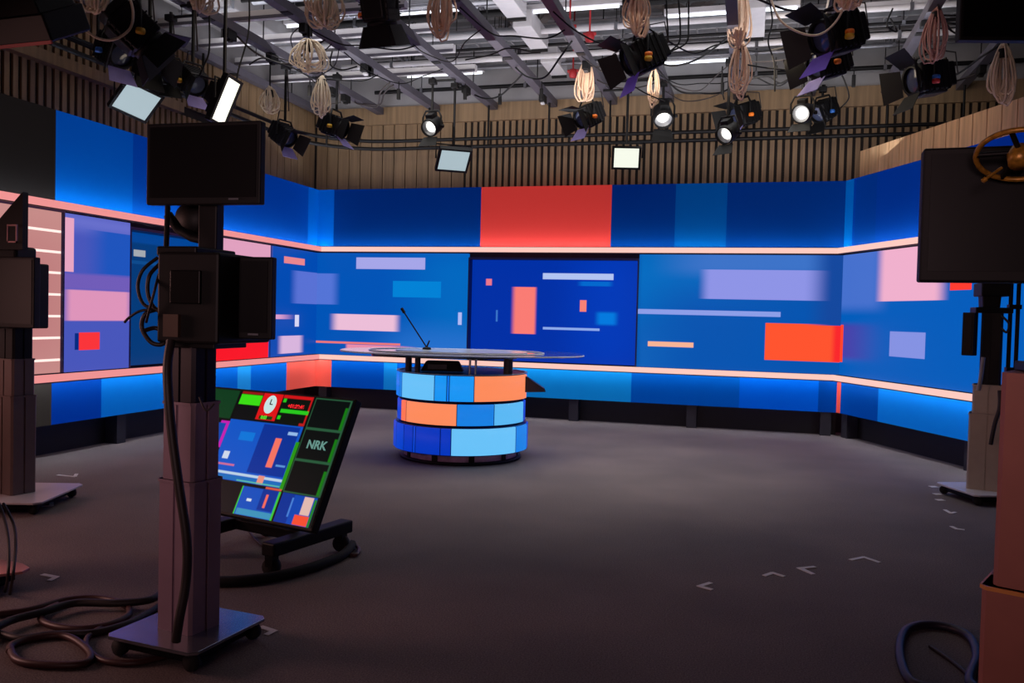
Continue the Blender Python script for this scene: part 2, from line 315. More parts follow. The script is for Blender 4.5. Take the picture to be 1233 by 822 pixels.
def set_wall(loc, rz, label, U0, U1, upper, lower, strip, mids, posts, OV0=0, OV1=0):
    t = thing('set_wall', label, 'set wall', loc, rz)
    MB().bb((U0, 0, 2.6), (U1, .1, 3.5)).build('upper_panel', upper, t)
    MB().bb((U0, 0, .33), (U1, .1, .775)).build('lower_panel', lower, t)
    for z in (2.5, .78):
        up_ = z > 2
        s_ = MB().bb((U0 + OV0, -.14, z), (U1 - OV1, -.128, z + .075)).bb((U0, -.128, z + (.03 if up_ else .02)), (U1, .1, z + (.045 if up_ else .035))).build('light_strip', strip, t)
        MB().bb((U0 + OV0, -.141, z - .012), (U1 - OV1, -.12, z)).build('strip_edge', TRIMD, s_)
        if up_: MB().bb((U0, -.12, z + .048), (U1, -.09, z + .053)).build('led_tape', TAPE_L, s_)
        else: MB().bb((U0, -.12, z + .008), (U1, -.09, z + .013)).build('led_tape', TAPE_D, s_)
    for (a, b_, z0, z1, mt, dep, nm) in mids:
        MB().bb((a, dep, z0), (b_, dep + .08, z1)).build(nm, mt, t)
        if dep > 0:
            for q in (((a - .02, 0.001, z0), (a, dep + .08, z1)), ((b_, 0.001, z0), (b_ + .02, dep + .08, z1)), ((a - .02, .001, z1), (b_ + .02, dep + .08, z1 + .03))):
                MB().bb(*q).build('niche_side', NICH, t)
    MB().bb((U0, .2, 0), (U1, .24, .33)).build('kick_board', KICK, t)
    for u in posts: MB().bb((u - .07, .03, 0), (u + .07, .19, .33)).build('post', POST, t)
    return t
NICH = mat('navy_gloss_edge', (10, 26, 90), .4, 0, .05)
ub = lambda x, y=380: uz('back', x, y)[0]
set_wall((-6.79, 12.5, 0), 0, 'long back set wall with blue panels, central red block and screen niche', 0, 7.97, up_back, lo_back, STRB,
    [(0, ub(562), .853, 2.487, mid_back_l, 0, 'screen'), (ub(564), ub(766), .86, 2.40, niche, .14, 'niche_screen'), (ub(768), 7.97, .853, 2.487, mid_back_r, 0, 'screen')], [.12, 2.0, ub(690, 493), 6.0, 7.82], .14, .06)
MBn = MB().bb((ub(564) - .02, .001, 2.43), (ub(766) + .02, .08, 2.487)); 
y155, y258 = uz(Lw, 156, 350)[0], uz(Lw, 256, 350)[0]; y76 = uz(Lw, 76, 350)[0]
DOORM = rectmat('recessed_blue_panel', (0, 62, 128), [(y155, y258, 2.05, 2.09, (10, 80, 150), 0, 0), RC(Lw, 180, 194, 301, 309, (176, 182, 190)), RC(Lw, 162, 163.5, 385, 394, (120, 160, 200)), (y155, y258, 2.3, 2.6, (0, 74, 160), 0, .02)], .85)
GLOWP = rectmat('glowing_lattice_panel', (206, 146, 142), [(6.2, 7.3, 1.0, 2.2, (196, 128, 128), .5, .4)], .92)
tl_ = set_wall((-6.79, 0, 0), math.pi / 2, 'left set wall with pink lit lattice, violet screen and blue doorway recess', 4.2, 12.5, up_left, lo_left, STRP,
    [(y76 + .02, y155, .853, 2.487, mid_left_a, 0, 'screen'), (y155 + .03, y258, .853, 2.42, DOORM, .22, 'recessed_panel'), (y258 + .02, 12.5, .853, 2.487, mid_left_b, 0, 'screen'), (4.2, y76, .853, 2.487, GLOWP, .03, 'lattice_panel')], [4.9, uz(Lw, 149, 510)[0], 10.4], 0, .14)
LINE = emit('lattice_line', (255, 222, 214), 1.25)
for z in (2.29, 2.08, 1.87, 1.65, 1.43, 1.21, .985):
    MB().bb((4.2, .012, z - .012), (y76 - .02, .034, z + .012)).build('lattice_line', LINE, tl_)
rzr = math.atan2(Dr.y, Dr.x)
set_wall(tuple(Pr), rzr, 'right set wall with pink block and lilac rectangle on a blue screen', 0, 4.6, up_right, lo_right, STRB,
    [(0, 4.6, .853, 2.487, mid_right, 0, 'screen')], [.12, 2.6, 4.0], .06, 0)
# pale wood screen above / behind the right set wall
t = bpy.data.objects.new('wall_right_partition', None); COL.objects.link(t); t.location = tuple(Pr + Nr * .3); t.rotation_euler = (0, 0, rzr); t['kind'] = 'structure'
MB().bb((-.18, .03, 0), (5.2, .12, 3.95)).build('backing', WOODD, t)
p = MB(); u = -.18
while u < 5.1: p.bb((u, 0, 3.0), (u + .215, .03, 3.95)); u += .228
p.build('pale_board', WOODL, t)['kind'] = 'stuff'

# ------------------------------------------------------------ ceiling services
DKGR = mat('charcoal_bar_paint', (84, 80, 90), .5, .2, .1)
xs = [-6.9, -5.9, -4.93, -3.97, -3.02, -2.1, -1.26, -.3, .7, 1.68, 2.62, 3.6]
ordw = ['first', 'second', 'third', 'fourth', 'fifth', 'sixth', 'seventh', 'eighth', 'ninth', 'tenth', 'eleventh', 'twelfth']
for i, x in enumerate(xs):
    t = thing('lighting_bar', 'dark grey ceiling lighting bar running towards the back wall, %s from the left' % ordw[i], 'lighting bar', (x, 5.0, 4.8), 0, 'parallel lighting bars under the ceiling')
    MB().bb((-.058, -6, -.05), (.058, 7.85, .05)).build('rail', DKGR, t)
    for y in (-.5, 2, 4.4, 6.8): MB().tube([(0, y, .05), (0, y, 1.4)], .008, 6).build('hanger_rod', BLKM, t)
    for y in (1.2, 3.3, 5.3): MB().bb((-.05, y - .05, -.06), (.05, y + .05, .06)).build('coupling', BLKM, t)
# corrugated deck ribs
p = MB()
y = -2.5
while y < 12.9: p.bb((-7.1, y, 6.08), (6, y + .14, 6.2)); y += .32
o = p.build('ceiling_ribs', DECK); o['kind'] = 'structure'
# ducts and pipes along X
def pipe(y, z, r, m_, label, name='ceiling_pipe', cat='pipe', x0=-5.95, x1=5.9):
    t_ = thing(name, label, cat, (0, y, z))
    MB().tube([(x0, 0, 0), (x1, 0, 0)], r, 14).build('run', m_, t_)
    x = x0 + .8
    while x < 3.2:
        b_ = MB().bb((x - .02, -r * 1.15, -r * 1.15), (x + .02, r * 1.15, r * 1.15)).build('bracket', GRY, t_)
        MB().tube([(x, 0, r), (x, 0, 6.1 - z)], .006, 5).build('hanger', BLKM, b_); x += 1.7
for (y, z, r, m_, lab) in [
    (12.3, 5.25, .035, SIL, 'thin silver pipe closest to the back wall under the ceiling'),
    (11.8, 5.5, .16, WHT, 'thick pale duct nearest the back wall'),
    (11.1, 5.35, .05, SIL, 'bright silver pipe just in front of the pale duct'),
    (10.6, 5.6, .12, SIL, 'fat silver pipe over the desk side of the duct'),
    (10.0, 5.4, .04, SIL, 'thin steel conduit crossing above the desk'),
    (9.5, 5.75, .14, GRY, 'grey insulated pipe above the lighting bars'),
    (9.0, 5.45, .05, SIL, 'silver pipe at the front edge of the visible ceiling'),
    (8.5, 5.65, .1, SIL, 'silver duct at the top edge of the picture'),
    (12.6, 5.7, .06, WHT, 'thin white pipe high against the back wall'), (11.45, 5.75, .05, WHT, 'white pipe high behind the pale duct'),
    (10.85, 5.9, .05, GRY, 'thin grey pipe highest over the desk'), (10.25, 5.85, .09, WHT, 'white pipe high above the hanging lamps'),
    (9.75, 5.25, .03, SIL, 'lowest thin silver conduit crossing the lighting bars'), (9.25, 5.3, .06, SIL, 'silver pipe low over the large deep-violet-doored lamp'),
    (8.75, 5.3, .04, WHT, 'thin white pipe near the top edge of the picture'), (12.0, 5.15, .025, GRY, 'thin grey conduit low before the back wall'),
    (12.75, 5.08, .03, BLKM, 'thin black conduit tight against the back wall'), (12.15, 5.35, .03, BLKM, 'thin black conduit beside the pale duct'),
    (11.3, 5.2, .022, BLKM, 'thin black conduit below the silver pipe over the bars'), (10.4, 5.35, .045, BLKM, 'black pipe over the middle of the ceiling'),
    (9.0, 5.2, .02, BLKM, 'thin black conduit low near the front bars'), (11.6, 5.15, .04, WHT, 'white pipe low across the far bar ends'),
    (10.75, 5.2, .035, WHT, 'white pipe low above the pale-violet-doored lamps'), (12.45, 5.45, .07, WHT, 'white pipe above the silver one at the back wall'), (9.6, 5.5, .09, WHT, 'broad white pipe above the deep-violet-doored lamp')]:
    pipe(y, z, r, m_, lab)
# cable trays
for y, lab in ((11.45, 'narrow steel cable tray behind the pale duct'), (9.9, 'narrow steel cable tray over the hanging lamps')):
    t = thing('cable_tray', lab, 'cable tray', (0, y, 5.3))
    MB().bb((-5.9, -.12, 0), (5.5, -.105, .06)).bb((-5.9, .105, 0), (5.5, .12, .06)).build('side_rail', SIL, t)
    x = -5.8; rg = None
    while x < 3.6:
        if rg is None: rg = MB().bb((-.012, -.11, 0), (.012, .11, .012)).build('rung', SIL, t); rg.location = (x, 0, 0)
        else: c_ = rg.copy(); COL.objects.link(c_); c_.location = (x, 0, 0)
        x += .25
    x = -5.5
    while x < 4: MB().tube([(x, .11, .05), (x, .11, .8)], .005, 5).build('hanger', BLKM, t); x += 2
# diagonal roof braces
BRAC = mat('pale_beam_paint', (150, 140, 136), .6, 0, .1)
for (x0, x1, lab) in ((-5.4, -3.2, 'diagonal pale roof brace above the second bars from the left'), (-3.2, -1.0, 'diagonal pale roof brace over the news desk'), (-1.0, 1.2, 'diagonal pale roof brace above the violet-doored lamp'), (1.2, 3.4, 'diagonal pale roof brace at the right')):
    a = Vector((x0, 8.6, 5.85)); b_ = Vector((x1, 12.4, 5.85)); c_ = (a + b_) / 2; d = b_ - a
    p = MB(); p.box((0, 0, 0), (d.length, .12, .14), math.atan2(d.y, d.x)); p.box((0, 0, .01), (d.length * .98, .12, .12), -math.atan2(d.y, d.x))
    tag(p.build('roof_brace', BRAC), lab, 'brace').location = c_
# white channel boxes running towards the back wall
for (px, py, px2, py2, z, lab) in ((604, 0, 622, 20, 5.1, 'white ceiling box above the red panel, upper of the two in line'), (630, 34, 648, 58, 5.1, 'white ceiling box above the red panel, lower of the two in line'), (663, 76, 671, 90, 5.1, 'small white ceiling box nearest the back wall'), (905, 12, 912, 44, 5.1, 'white ceiling box right of the long beige cable bundle')):
    a, b_ = atz(px, py, z), atz(px2, py2, z); L_ = abs(b_.y - a.y) + .1
    t = thing('ceiling_box', lab, 'ceiling box', ((a.x + b_.x) / 2, (a.y + b_.y) / 2, z))
    MB().bb((-.12, -L_ / 2, 0), (.12, L_ / 2, .22)).build('housing', WHT, t, bev=.01)
    MB().bb((-.11, L_ / 2 - .02, -.03), (.11, L_ / 2 + .03, .02)).build('end_cap', BLK, t)
    MB().tube([(0, 0, .2), (0, 0, 1.0)], .01, 6).build('hanger', BLKM, t)
# big pale duct over the left wall
t = thing('air_duct', 'big square pale air duct under the ceiling along the left wall', 'duct', (-6.45, 0, 5.15))
MB().bb((-.35, 5, 0), (.35, 12.2, .55)).build('duct_body', DECK, t, bev=.02)
for y in (6.2, 7.6, 9.0, 10.4, 11.6): MB().bb((-.37, y, -.02), (.37, y + .05, .57)).build('flange', SIL, t)
for y in (6.22, 9.02, 11.62):
    for x in (-.3, .3): MB().tube([(x, y, .5), (x, y, .95)], .01, 5).build('hanger', BLKM, t)
for y, lab in ((8.9, 'pale cross channel over the left bars, nearest the camera'), (9.7, 'pale cross channel over the left bars, second from the camera'), (10.5, 'pale cross channel over the left bars, third from the camera'), (11.4, 'pale cross channel over the left bars, nearest the back wall')):
    t = thing('cross_channel', lab, 'ceiling channel', (-5.4, y, 4.93))
    MB().bb((-1.6, -.05, 0), (1.6, .05, .09)).build('channel', WHT, t); MB().bb((-1.6, -.07, -.012), (1.6, -.05, .02)).build('lip', DKGR, t)
    MB().tube([(-1.3, 0, .09), (-1.3, 0, 1.2)], .006, 5).build('hanger', BLKM, t); MB().tube([(1.3, 0, .09), (1.3, 0, 1.2)], .006, 5).build('hanger', BLKM, t)
# fluorescent tubes
TUBE = emit('fluorescent_tube', (240, 245, 255), 2.4)
for (px, py, ln, lab) in ((535, 90, 1.3, 'lit tube lamp in the ceiling left of the red panel'), (520, 14, .9, 'lit tube lamp at the top edge beside the beige bundle'), (830, 75, 1.2, 'lit tube lamp in the ceiling right of the violet-doored lamp'), (680, 12, 1.4, 'lit tube lamp at the top edge above the red valve'), (880, 15, 1.6, 'lit tube lamp at the top edge behind the long beige bundle'), (1085, 10, 1.0, 'lit tube lamp at the top right edge'), (372, 30, .7, 'lit tube lamp over the left bars')):
    q = atz(px, py, 5.3)
    t = thing('tube_lamp', lab, 'tube lamp', q)
    MB().bb((-ln / 2, -.05, .02), (ln / 2, .05, .08)).build('housing', WHT, t)
    MB().tube([(-ln / 2 + .03, 0, 0), (ln / 2 - .03, 0, 0)], .018, 10).build('tube', TUBE, t)
    MB().tube([(-ln / 3, 0, .08), (-ln / 3, 0, .85)], .005, 5).build('hanger', BLKM, t); MB().tube([(ln / 3, 0, .08), (ln / 3, 0, .85)], .005, 5).build('hanger', BLKM, t)
# red valves
for (px, py, lab) in ((686, 35, 'upper red pipe fitting near the lighting bar end'), (690, 88, 'lower red pipe fitting beside the beige bundle'), (710, 44, 'red pipe fitting left of the violet-doored lamp')):
    q = atz(px, py, 5.0); t = thing('red_valve', lab, 'pipe fitting', q)
    MB().lathe([(0, -.07), (.05, -.06), (.06, 0), (.05, .05), (0, .06)], 12).build('valve_body', REDM, t)
    MB().tube([(-.08, 0, .03), (.08, 0, .03)], .022, 8).build('handle', REDM, t)
    MB().tube([(0, 0, .05), (0, 0, 1.1)], .012, 6).build('riser', REDM, t)

# curtain track round the set
t = thing('curtain_track', 'black double curtain track running round the wood walls', 'curtain track', (0, 0, 4.25))
for dz, nm in ((0, 'rail'), (-.12, 'rail')):
    pts = [(-6.75, 3.5, dz), (-6.75, 10.8, dz)]
    for k in range(7): a = math.pi - k * math.pi / 12; pts.append((-5.55 + 1.2 * math.cos(a), 11.35 + 1.2 * math.sin(a) , dz))
    pts += [(-3, 12.57, dz), (0, 12.6, dz), (3.4, 12.6, dz)]
    MB().tube(pts, .028, 8).build(nm, BLKM, t)
for (x, y) in [(-6.75, 5), (-6.75, 7.6), (-6.75, 9.4), (-6.4, 12.0), (-4.93, 12.55), (-3.97, 12.57), (-3.02, 12.57), (-2.1, 12.58), (-1.26, 12.6), (-.3, 12.6), (.7, 12.6), (1.68, 12.6), (2.62, 12.6)]:
    MB().tube([(x, y, -.13), (x, y, .5)], .016, 6).build('hanger', BLKM, t)

# ------------------------------------------------------------ lamps
def bdir(r, u, c):   # direction given as right / up / towards the camera side
    return (r0 * r + Vector((0, 0, 1)) * u + Vector((math.sin(yaw), -math.cos(yaw), 0)) * c).normalized()
def frame(d, upv=Vector((0, 0, 1))):
    x = upv.cross(d)
    if x.length < .05: x = Vector((1, 0, 0))
    x.normalize(); y = d.cross(x); M = Matrix.Identity(4)
    for i in range(3): M[i][0] = x[i]; M[i][1] = y[i]; M[i][2] = d[i]
    return M
def hang(t, q, x_side, top=4.78, s=1.0):
    h = max(top - q.z, .2)
    MB().tube([(0, 0, .2 * s), (0, 0, h)], .018, 8).build('drop_pipe', BLKM, t)
    MB().bb((-.05, -.05, h - .1), (.05, .05, h - .03)).build('clamp', BLKM, t, bev=.008)
    bx = min(xs, key=lambda v: abs(v - q.x)) - q.x
    if abs(bx) > .06: MB().tube([(0, 0, h - .055), (bx, 0, h - .055)], .018, 8).build('side_arm', BLKM, t)
def yoke(t, M, w, s=1.0, m_=None):
    x = Vector((M[0][0], M[1][0], 0)); x = x.normalized() if x.length > .1 else Vector((1, 0, 0))
    a = x * w
    MB().tube([a * 1.0, a + Vector((0, 0, .12 * s)), a * .7 + Vector((0, 0, .2 * s)), -a * .7 + Vector((0, 0, .2 * s)), -a + Vector((0, 0, .12 * s)), -a], .013 * s, 6).build('yoke', m_ or BLKM, t)
    return x, COL.objects[-1]
def knob(t, p_, m_=ORNG, r=.03, nm='knob'):
    MB().lathe([(0, -.02), (r, -.02), (r * 1.1, 0), (r, .02), (0, .02)], 10, c=p_).build(nm, m_, t)
LENS_OFF = mat('dark_lens_glass', (60, 66, 90), .1, 0, .05)
LENS_ON = emit('lit_lens', (255, 250, 240), 2.2)
def fresnel(px, py, D, d, label, s=1.0, door=BLK, knobs=(ORNG,), lit=False, openang=.6, top=4.78, spread=1.0):
    q = atd(px, py, D); t = thing('fresnel_lamp', label, 'studio lamp', q, 0, 'studio lamps with barn doors under the ceiling')
    M = frame(d); hang(t, q, 0, top, s)
    p = MB(); p.M = M; p.box((0, 0, -.04 * s), (.24 * s, .24 * s, .26 * s)); p.box((0, 0, -.2 * s), (.2 * s, .2 * s, .07 * s), taper=None)
    p.box((0, -.13 * s, -.04 * s), (.18 * s, .03 * s, .22 * s)); p.build('housing', BLKM, t, bev=.015 * s)
    p = MB(); p.M = M
    for k in range(5): p.box((0, .0, (-.14 + k * .045) * s), (.255 * s, .255 * s, .01 * s))
    p.build('cooling_fins', BLK, t)
    p = MB(); p.M = M; p.lathe([(.0, .1 * s), (.06 * s, .098 * s), (.1 * s, .09 * s)], 20); p.build('lens', LENS_ON if lit else LENS_OFF, t)
    p = MB(); p.M = M; p.lathe([(.1 * s, .08 * s), (.125 * s, .08 * s), (.125 * s, .12 * s), (.105 * s, .12 * s)], 20); p.build('lens_ring', BLK, t)
    for k in range(4):
        A = Matrix.Rotation(k * math.pi / 2, 4, 'Z'); wide = .13 if k % 2 == 0 else .12
        h = .12 * s; ln = .17 * s; o_ = math.sin(openang * spread) * ln; f_ = math.cos(openang * spread) * ln
        p = MB(); p.M = M @ A
        p.quad((-.11 * s, h, .12 * s), (.11 * s, h, .12 * s), (.14 * s, h + o_, .12 * s + f_), (-.14 * s, h + o_, .12 * s + f_), .005)
        p.build('barn_door', door if k == 2 else BLK, t)
    x, yk = yoke(t, M, .15 * s, s)
    for i, km in enumerate(knobs): knob(yk, tuple(x * (.17 * s if i % 2 == 0 else -.17 * s) + Vector((0, 0, -.03 * s - .04 * (i // 2)))), km, .03 * s)
    p = MB()
    p.tube([tuple(M @ Vector((0, 0, -.22 * s))), tuple(M @ Vector((.05, .05, -.3 * s)) + Vector((0, 0, -.05))), tuple(M @ Vector((.05, .12, -.28 * s)) + Vector((0, 0, .1))), (.04, .02, .32), (.02, .0, max(.36, top - q.z - .05))], .008, 6)
    p.build('power_cable', CABM, t)
    return t
def spot(px, py, D, d, label, s=1.0, energy=60, top=4.78, target=None):
    q = atd(px, py, D); t = thing('spot_lamp', label, 'spot lamp', q, 0, 'round lit spot lamps')
    M = frame(d); hang(t, q, 0, top, s)
    p = MB(); p.M = M; p.lathe([(0, -.2 * s), (.07 * s, -.19 * s), (.11 * s, -.12 * s), (.12 * s, .06 * s), (.11 * s, .1 * s), (.10 * s, .1 * s), (.10 * s, .05 * s)], 20); p.build('housing', BLKM, t)
    p = MB(); p.M = M; p.lathe([(0, .035 * s), (.04 * s, .034 * s), (.07 * s, .02 * s)], 20); p.build('lens', LENS_ON, t)
    p = MB(); p.M = M; p.lathe([(.068 * s, .02 * s), (.1 * s, .06 * s)], 20); p.build('reflector', SIL, t)
    p = MB(); p.M = M; p.box((0, .13 * s, -.05 * s), (.1 * s, .06 * s, .16 * s)); p.build('ballast_box', BLK, t, bev=.008)
    p = MB(); p.M = M; p.quad((-.1 * s, -.11 * s, .1 * s), (.1 * s, -.11 * s, .1 * s), (.13 * s, -.18 * s, .24 * s), (-.13 * s, -.18 * s, .24 * s), .005); p.build('barn_door', BLK, t)
    knob(yoke(t, M, .135 * s, s)[1], (.15 * s, 0, 0), BLK, .02 * s)
    if energy:
        l = bpy.data.lights.new('spot', 'SPOT'); l.energy = energy; l.spot_size = math.radians(44); l.spot_blend = .8; l.shadow_soft_size = .08; l.color = (1, .95, .9)
        lo = bpy.data.objects.new('spot_light', l); COL.objects.link(lo); lo.location = q + d * .25 * s
        tg = Vector(target) if target else q + d
        lo.rotation_euler = (tg - lo.location).to_track_quat('-Z', 'Y').to_euler()
    return t
PAN_ON = emit('lit_diffuser', (236, 240, 225), 1.1); PAN_DIM = emit('dim_diffuser', (176, 196, 204), .9)
def softpanel(px, py, D, d, label, w_=.42, h_=.32, on=PAN_ON, top=4.78, rollv=Vector((0, 0, 1))):
    q = atd(px, py, D); t = thing('led_panel_lamp', label, 'panel lamp', q, 0, 'flat panel lamps'); M = frame(d, rollv); hang(t, q, 0, top, 1)
    p = MB(); p.M = M; e = .03
    p.box((0, h_ / 2 + e / 2, 0), (w_ + 2 * e, e, .07)); p.box((0, -h_ / 2 - e / 2, 0), (w_ + 2 * e, e, .07)); p.box((w_ / 2 + e / 2, 0, 0), (e, h_, .07)); p.box((-w_ / 2 - e / 2, 0, 0), (e, h_, .07)); p.box((0, 0, -.03), (w_, h_, .04))
    p.build('frame', BLKM, t, bev=.004)
    p = MB(); p.M = M; p.box((0, 0, .012), (w_, h_, .02)); p.build('diffuser', on, t)
    p = MB(); p.M = M
    for k in range(7): p.box((-w_ / 2 + (k + .5) * w_ / 7, 0, -.07), (.012, h_ * .8, .05))
    p.build('heat_sink', BLKM, t)
    x = Vector((M[0][0], M[1][0], 0)); x = (x.normalized() if x.length > .1 else Vector((1, 0, 0))) * (w_ / 2 + .05)
    MB().tube([x, x + Vector((0, 0, .2)), -x + Vector((0, 0, .2)), -x], .012, 6).build('yoke', BLKM, t)
    return t
# left group
softpanel(164, 121, 9.3, bdir(.45, -.75, .6), 'dim white panel lamp on the left wood wall above the blue panel', .38, .34, PAN_DIM, rollv=Vector((.38, .1, 1)))
softpanel(270, 121, 8.6, bdir(.78, -.3, .3), 'bright slim panel lamp seen nearly edge-on above the left monitor', .19, .44, rollv=Vector((.62, .1, 1)), on= emit('bright_diffuser', (255, 252, 235), 1.5))
fresnel(165, 40, 7.2, bdir(.5, -.5, -.3), 'black lamp with orange latches behind the cream cable ring, top left', 1.2, BLK, (ORNG, YEL, BLUP))
fresnel(140, 62, 8.0, bdir(.6, -.4, .4), 'black lamp with pale side plates on the left, nearest the cream cable ring', 1.0, LILA, (ORNG, BLUP))
fresnel(180, 66, 8.6, bdir(.4, -.6, .4), 'black lamp above the dim panel lamp on the left wall', 1.05, BLK, (ORNG, YEL))
fresnel(232, 98, 9.0, bdir(.6, -.5, .4), 'black lamp with an orange knob left of the slim bright panel lamp', .95, LILA, (ORNG, YEL), openang=.4)
fresnel(205, 88, 9.4, bdir(.3, -.5, .6), 'black lamp crowded between two panel lamps on the left', .85, BLK, (YEL,))
fresnel(343, 163, 11.2, bdir(.7, -.55, .4), 'black lamp low beside the top left monitor with an orange knob', .95, LILA, (ORNG,), openang=.5)
fresnel(405, 152, 11.6, bdir(.9, -.35, .3), 'black lamp under the cable bundles at the back left corner', 1.05, LILA, (ORNG, YEL), openang=.5)
fresnel(458, 12, 8.0, bdir(.1, -.9, -.3), 'black lamp pointing straight down at the top edge, orange dot on its side', 1.15, BLK, (ORNG,), openang=.3)
spot(520, 152, 11.7, bdir(-.35, -.5, .8), 'lit spot lamp hanging left of the red panel', 1.05, 25, target=(-3.6, 9.5, 0))
softpanel(546, 192, 11.9, bdir(.2, -.75, .62), 'pale blue panel lamp hanging under the track left of the red panel', .4, .34, PAN_DIM)
softpanel(754, 190, 11.9, bdir(-.02, -.25, 1), 'bright cream panel lamp facing the camera above the red panel edge', .34, .26, PAN_ON)
fresnel(706, 140, 11.3, bdir(-.75, -.5, .5), 'black lamp with pale violet-lit doors above the red panel', 1.05, LILA, (ORNG, BLUP), openang=.55)
fresnel(770, 68, 8.9, bdir(-.8, -.45, .25), 'large black lamp with deep violet-lit doors, top centre', 1.25, PURP, (ORNG, BLUP, YEL, YEL), openang=.75)
spot(798, 140, 11.5, bdir(.0, -.7, .75), 'lit round spot lamp pointing down, between the violet-doored lamp and the long bundle', 1.15, 110, target=(-.9, 9.0, 0))
fresnel(893, 138, 11.9, bdir(-.8, -.35, .4), 'black lamp over the long cable loop with an orange knob', 1.15, LILA, (ORNG, YEL), openang=.5)
spot(876, 160, 10.5, bdir(-.6, -.5, .6), 'lit spot lamp under the long beige cable loop', 1.0, 90, target=(-2.2, 7.6, 0))
fresnel(1003, 42, 8.2, bdir(-.85, -.3, .3), 'large black lamp with violet-lit doors, upper of the stacked pair at right', 1.35, PURP, (ORNG, BLUP, YEL), openang=.7)
fresnel(993, 76, 8.9, bdir(-.85, -.3, .3), 'black lamp with pale violet-lit doors, lower of the stacked pair at right', 1.15, LILA, (ORNG, YEL), openang=.6)
spot(966, 136, 10.2, bdir(-.5, -.35, .85), 'brightly lit spot lamp below the stacked violet-doored pair', 1.0, 60, target=(-1.2, 7.6, 0))
fresnel(990, 134, 11.6, bdir(-.7, -.5, .4), 'black lamp with blue and orange knobs right of the bright spot', 1.0, BLK, (BLUP, ORNG), openang=.5)
fresnel(1112, 95, 9.0, bdir(-1, -.2, .15), 'black lamp with a wide open black barn door beside the right cable bundle', 1.25, BLK, (BLUP, ORNG, REDM), openang=.85)
fresnel(705, 140, 11.9, bdir(.2, -.7, .5), 'small black lamp tucked behind the pale-violet-doored lamp', .8, BLK, (BLUP,)) if False else None

# ------------------------------------------------------------ cable bundles
def bundle(px, ptop, pbot, D, wpx, label, m_=ROPE, n=7, r=.012, tail=0):
    n = int(n * 1.7); r = r * .82
    """one long cable coiled into hanging loops"""
    a, b_ = atd(px, ptop, D), atd(px, pbot, D); H_ = a.z - b_.z; W = wpx * D / F / 2
    pts = []
    M_ = 22
    for k in range(n):
        ph = (k - (n - 1) / 2) * .2 + random.uniform(-.2, .2); wx = W * random.uniform(.5, 1.25); hh = H_ * random.uniform(.7, 1.0); dx = random.uniform(-.5, .5) * W
        for j in range(M_):
            th = 2 * math.pi * j / M_
            x = dx * (1 - math.cos(th)) / 2 + wx * math.sin(th) * (.45 + .55 * (1 - math.cos(th)) / 2)
            z = -hh * (1 - math.cos(th)) / 2
            pts.append((x * math.cos(ph), x * math.sin(ph) + .004 * k - .03 + random.uniform(-.006, .006), z + random.uniform(-.012, .012)))
    if tail:
        for j in range(10): th = math.pi * 2 * j / 10; pts.append((W * .55 * math.sin(th), 0, -H_ * .55 - tail * (1 - math.cos(th)) / 2))
    o_ = MB().tube(pts, r, 5).build('coiled_cable', m_); o_.location = a
    p_ = MB().tube([(0, 0, -.02), (0, 0, max(4.8 - a.z, .03))], .01, 5).lathe([(r * 2.4 + n * .002, -.12), (r * 2.8 + n * .002, -.08), (r * 2.4 + n * .002, -.04)], 10)
    bx = min(xs, key=lambda v: abs(v - a.x)) - a.x; zt = max(4.73 - a.z, -.02)
    if a.z < 4.8: p_.tube([(0, 0, zt), (bx, 0, zt)], .012, 6)
    p_.build('tie', BLKM, o_)
    return tag(o_, label, 'cable', 'coiled cables hanging from the lighting bars')
bundle(390, -25, 32, 8.0, 52, 'thick cream cable coil at the top edge, left of the down-pointing lamp', ROPE2, 14)
bundle(532, -25, 48, 8.2, 34, 'beige cable coil at the top edge between two lighting bars', ROPE, 12)
bundle(243, -30, 16, 7.5, 36, 'cream cable coil cut by the top edge above the pale duct', ROPE2, 8)
bundle(118, -30, 18, 7.0, 34, 'cream cable coil at the top edge above the cream ring', ROPE2, 6)
bundle(372, 48, 90, 9.6, 56, 'wide loose cream cable coil across the third lighting bar', ROPE2, 9, .009)
bundle(325, 105, 138, 11.0, 22, 'small cream cable coil beside the back left corner', ROPE2, 8, .012)
bundle(388, 92, 142, 11.0, 26, 'cream cable coil just above the back left corner lamp', ROPE2, 9, .012)
bundle(707, 70, 124, 11.0, 24, 'beige cable coil hanging over the pale-violet-doored lamp', ROPE, 9, .013)
bundle(768, -15, 46, 8.6, 36, 'beige cable coil over the large deep-violet-doored lamp', ROPE, 12)
bundle(788, 82, 130, 10.6, 20, 'small beige cable coil dropping to the round spot lamp', ROPE, 5, .01)
bundle(892, -20, 58, 9.4, 30, 'upper beige coil of the long hanging cable', ROPE, 12)
bundle(892, 48, 120, 9.6, 26, 'lower beige coil of the long hanging cable, ending in an open loop', ROPE, 6, .012, .0)
bundle(1022, -25, 14, 7.6, 34, 'beige cable coil at the top edge above the stacked lamps', ROPE, 9)
bundle(1128, 10, 76, 8.6, 34, 'pinkish cable coil over the lamp with the open barn door', mat('pink_beige_cable_jacket', (176, 128, 122), .6, 0, .1), 9, .01)
bundle(1208, 54, 134, 7.2, 34, 'pale cable coil hanging below the top right monitor', ROPE2, 8, .011)
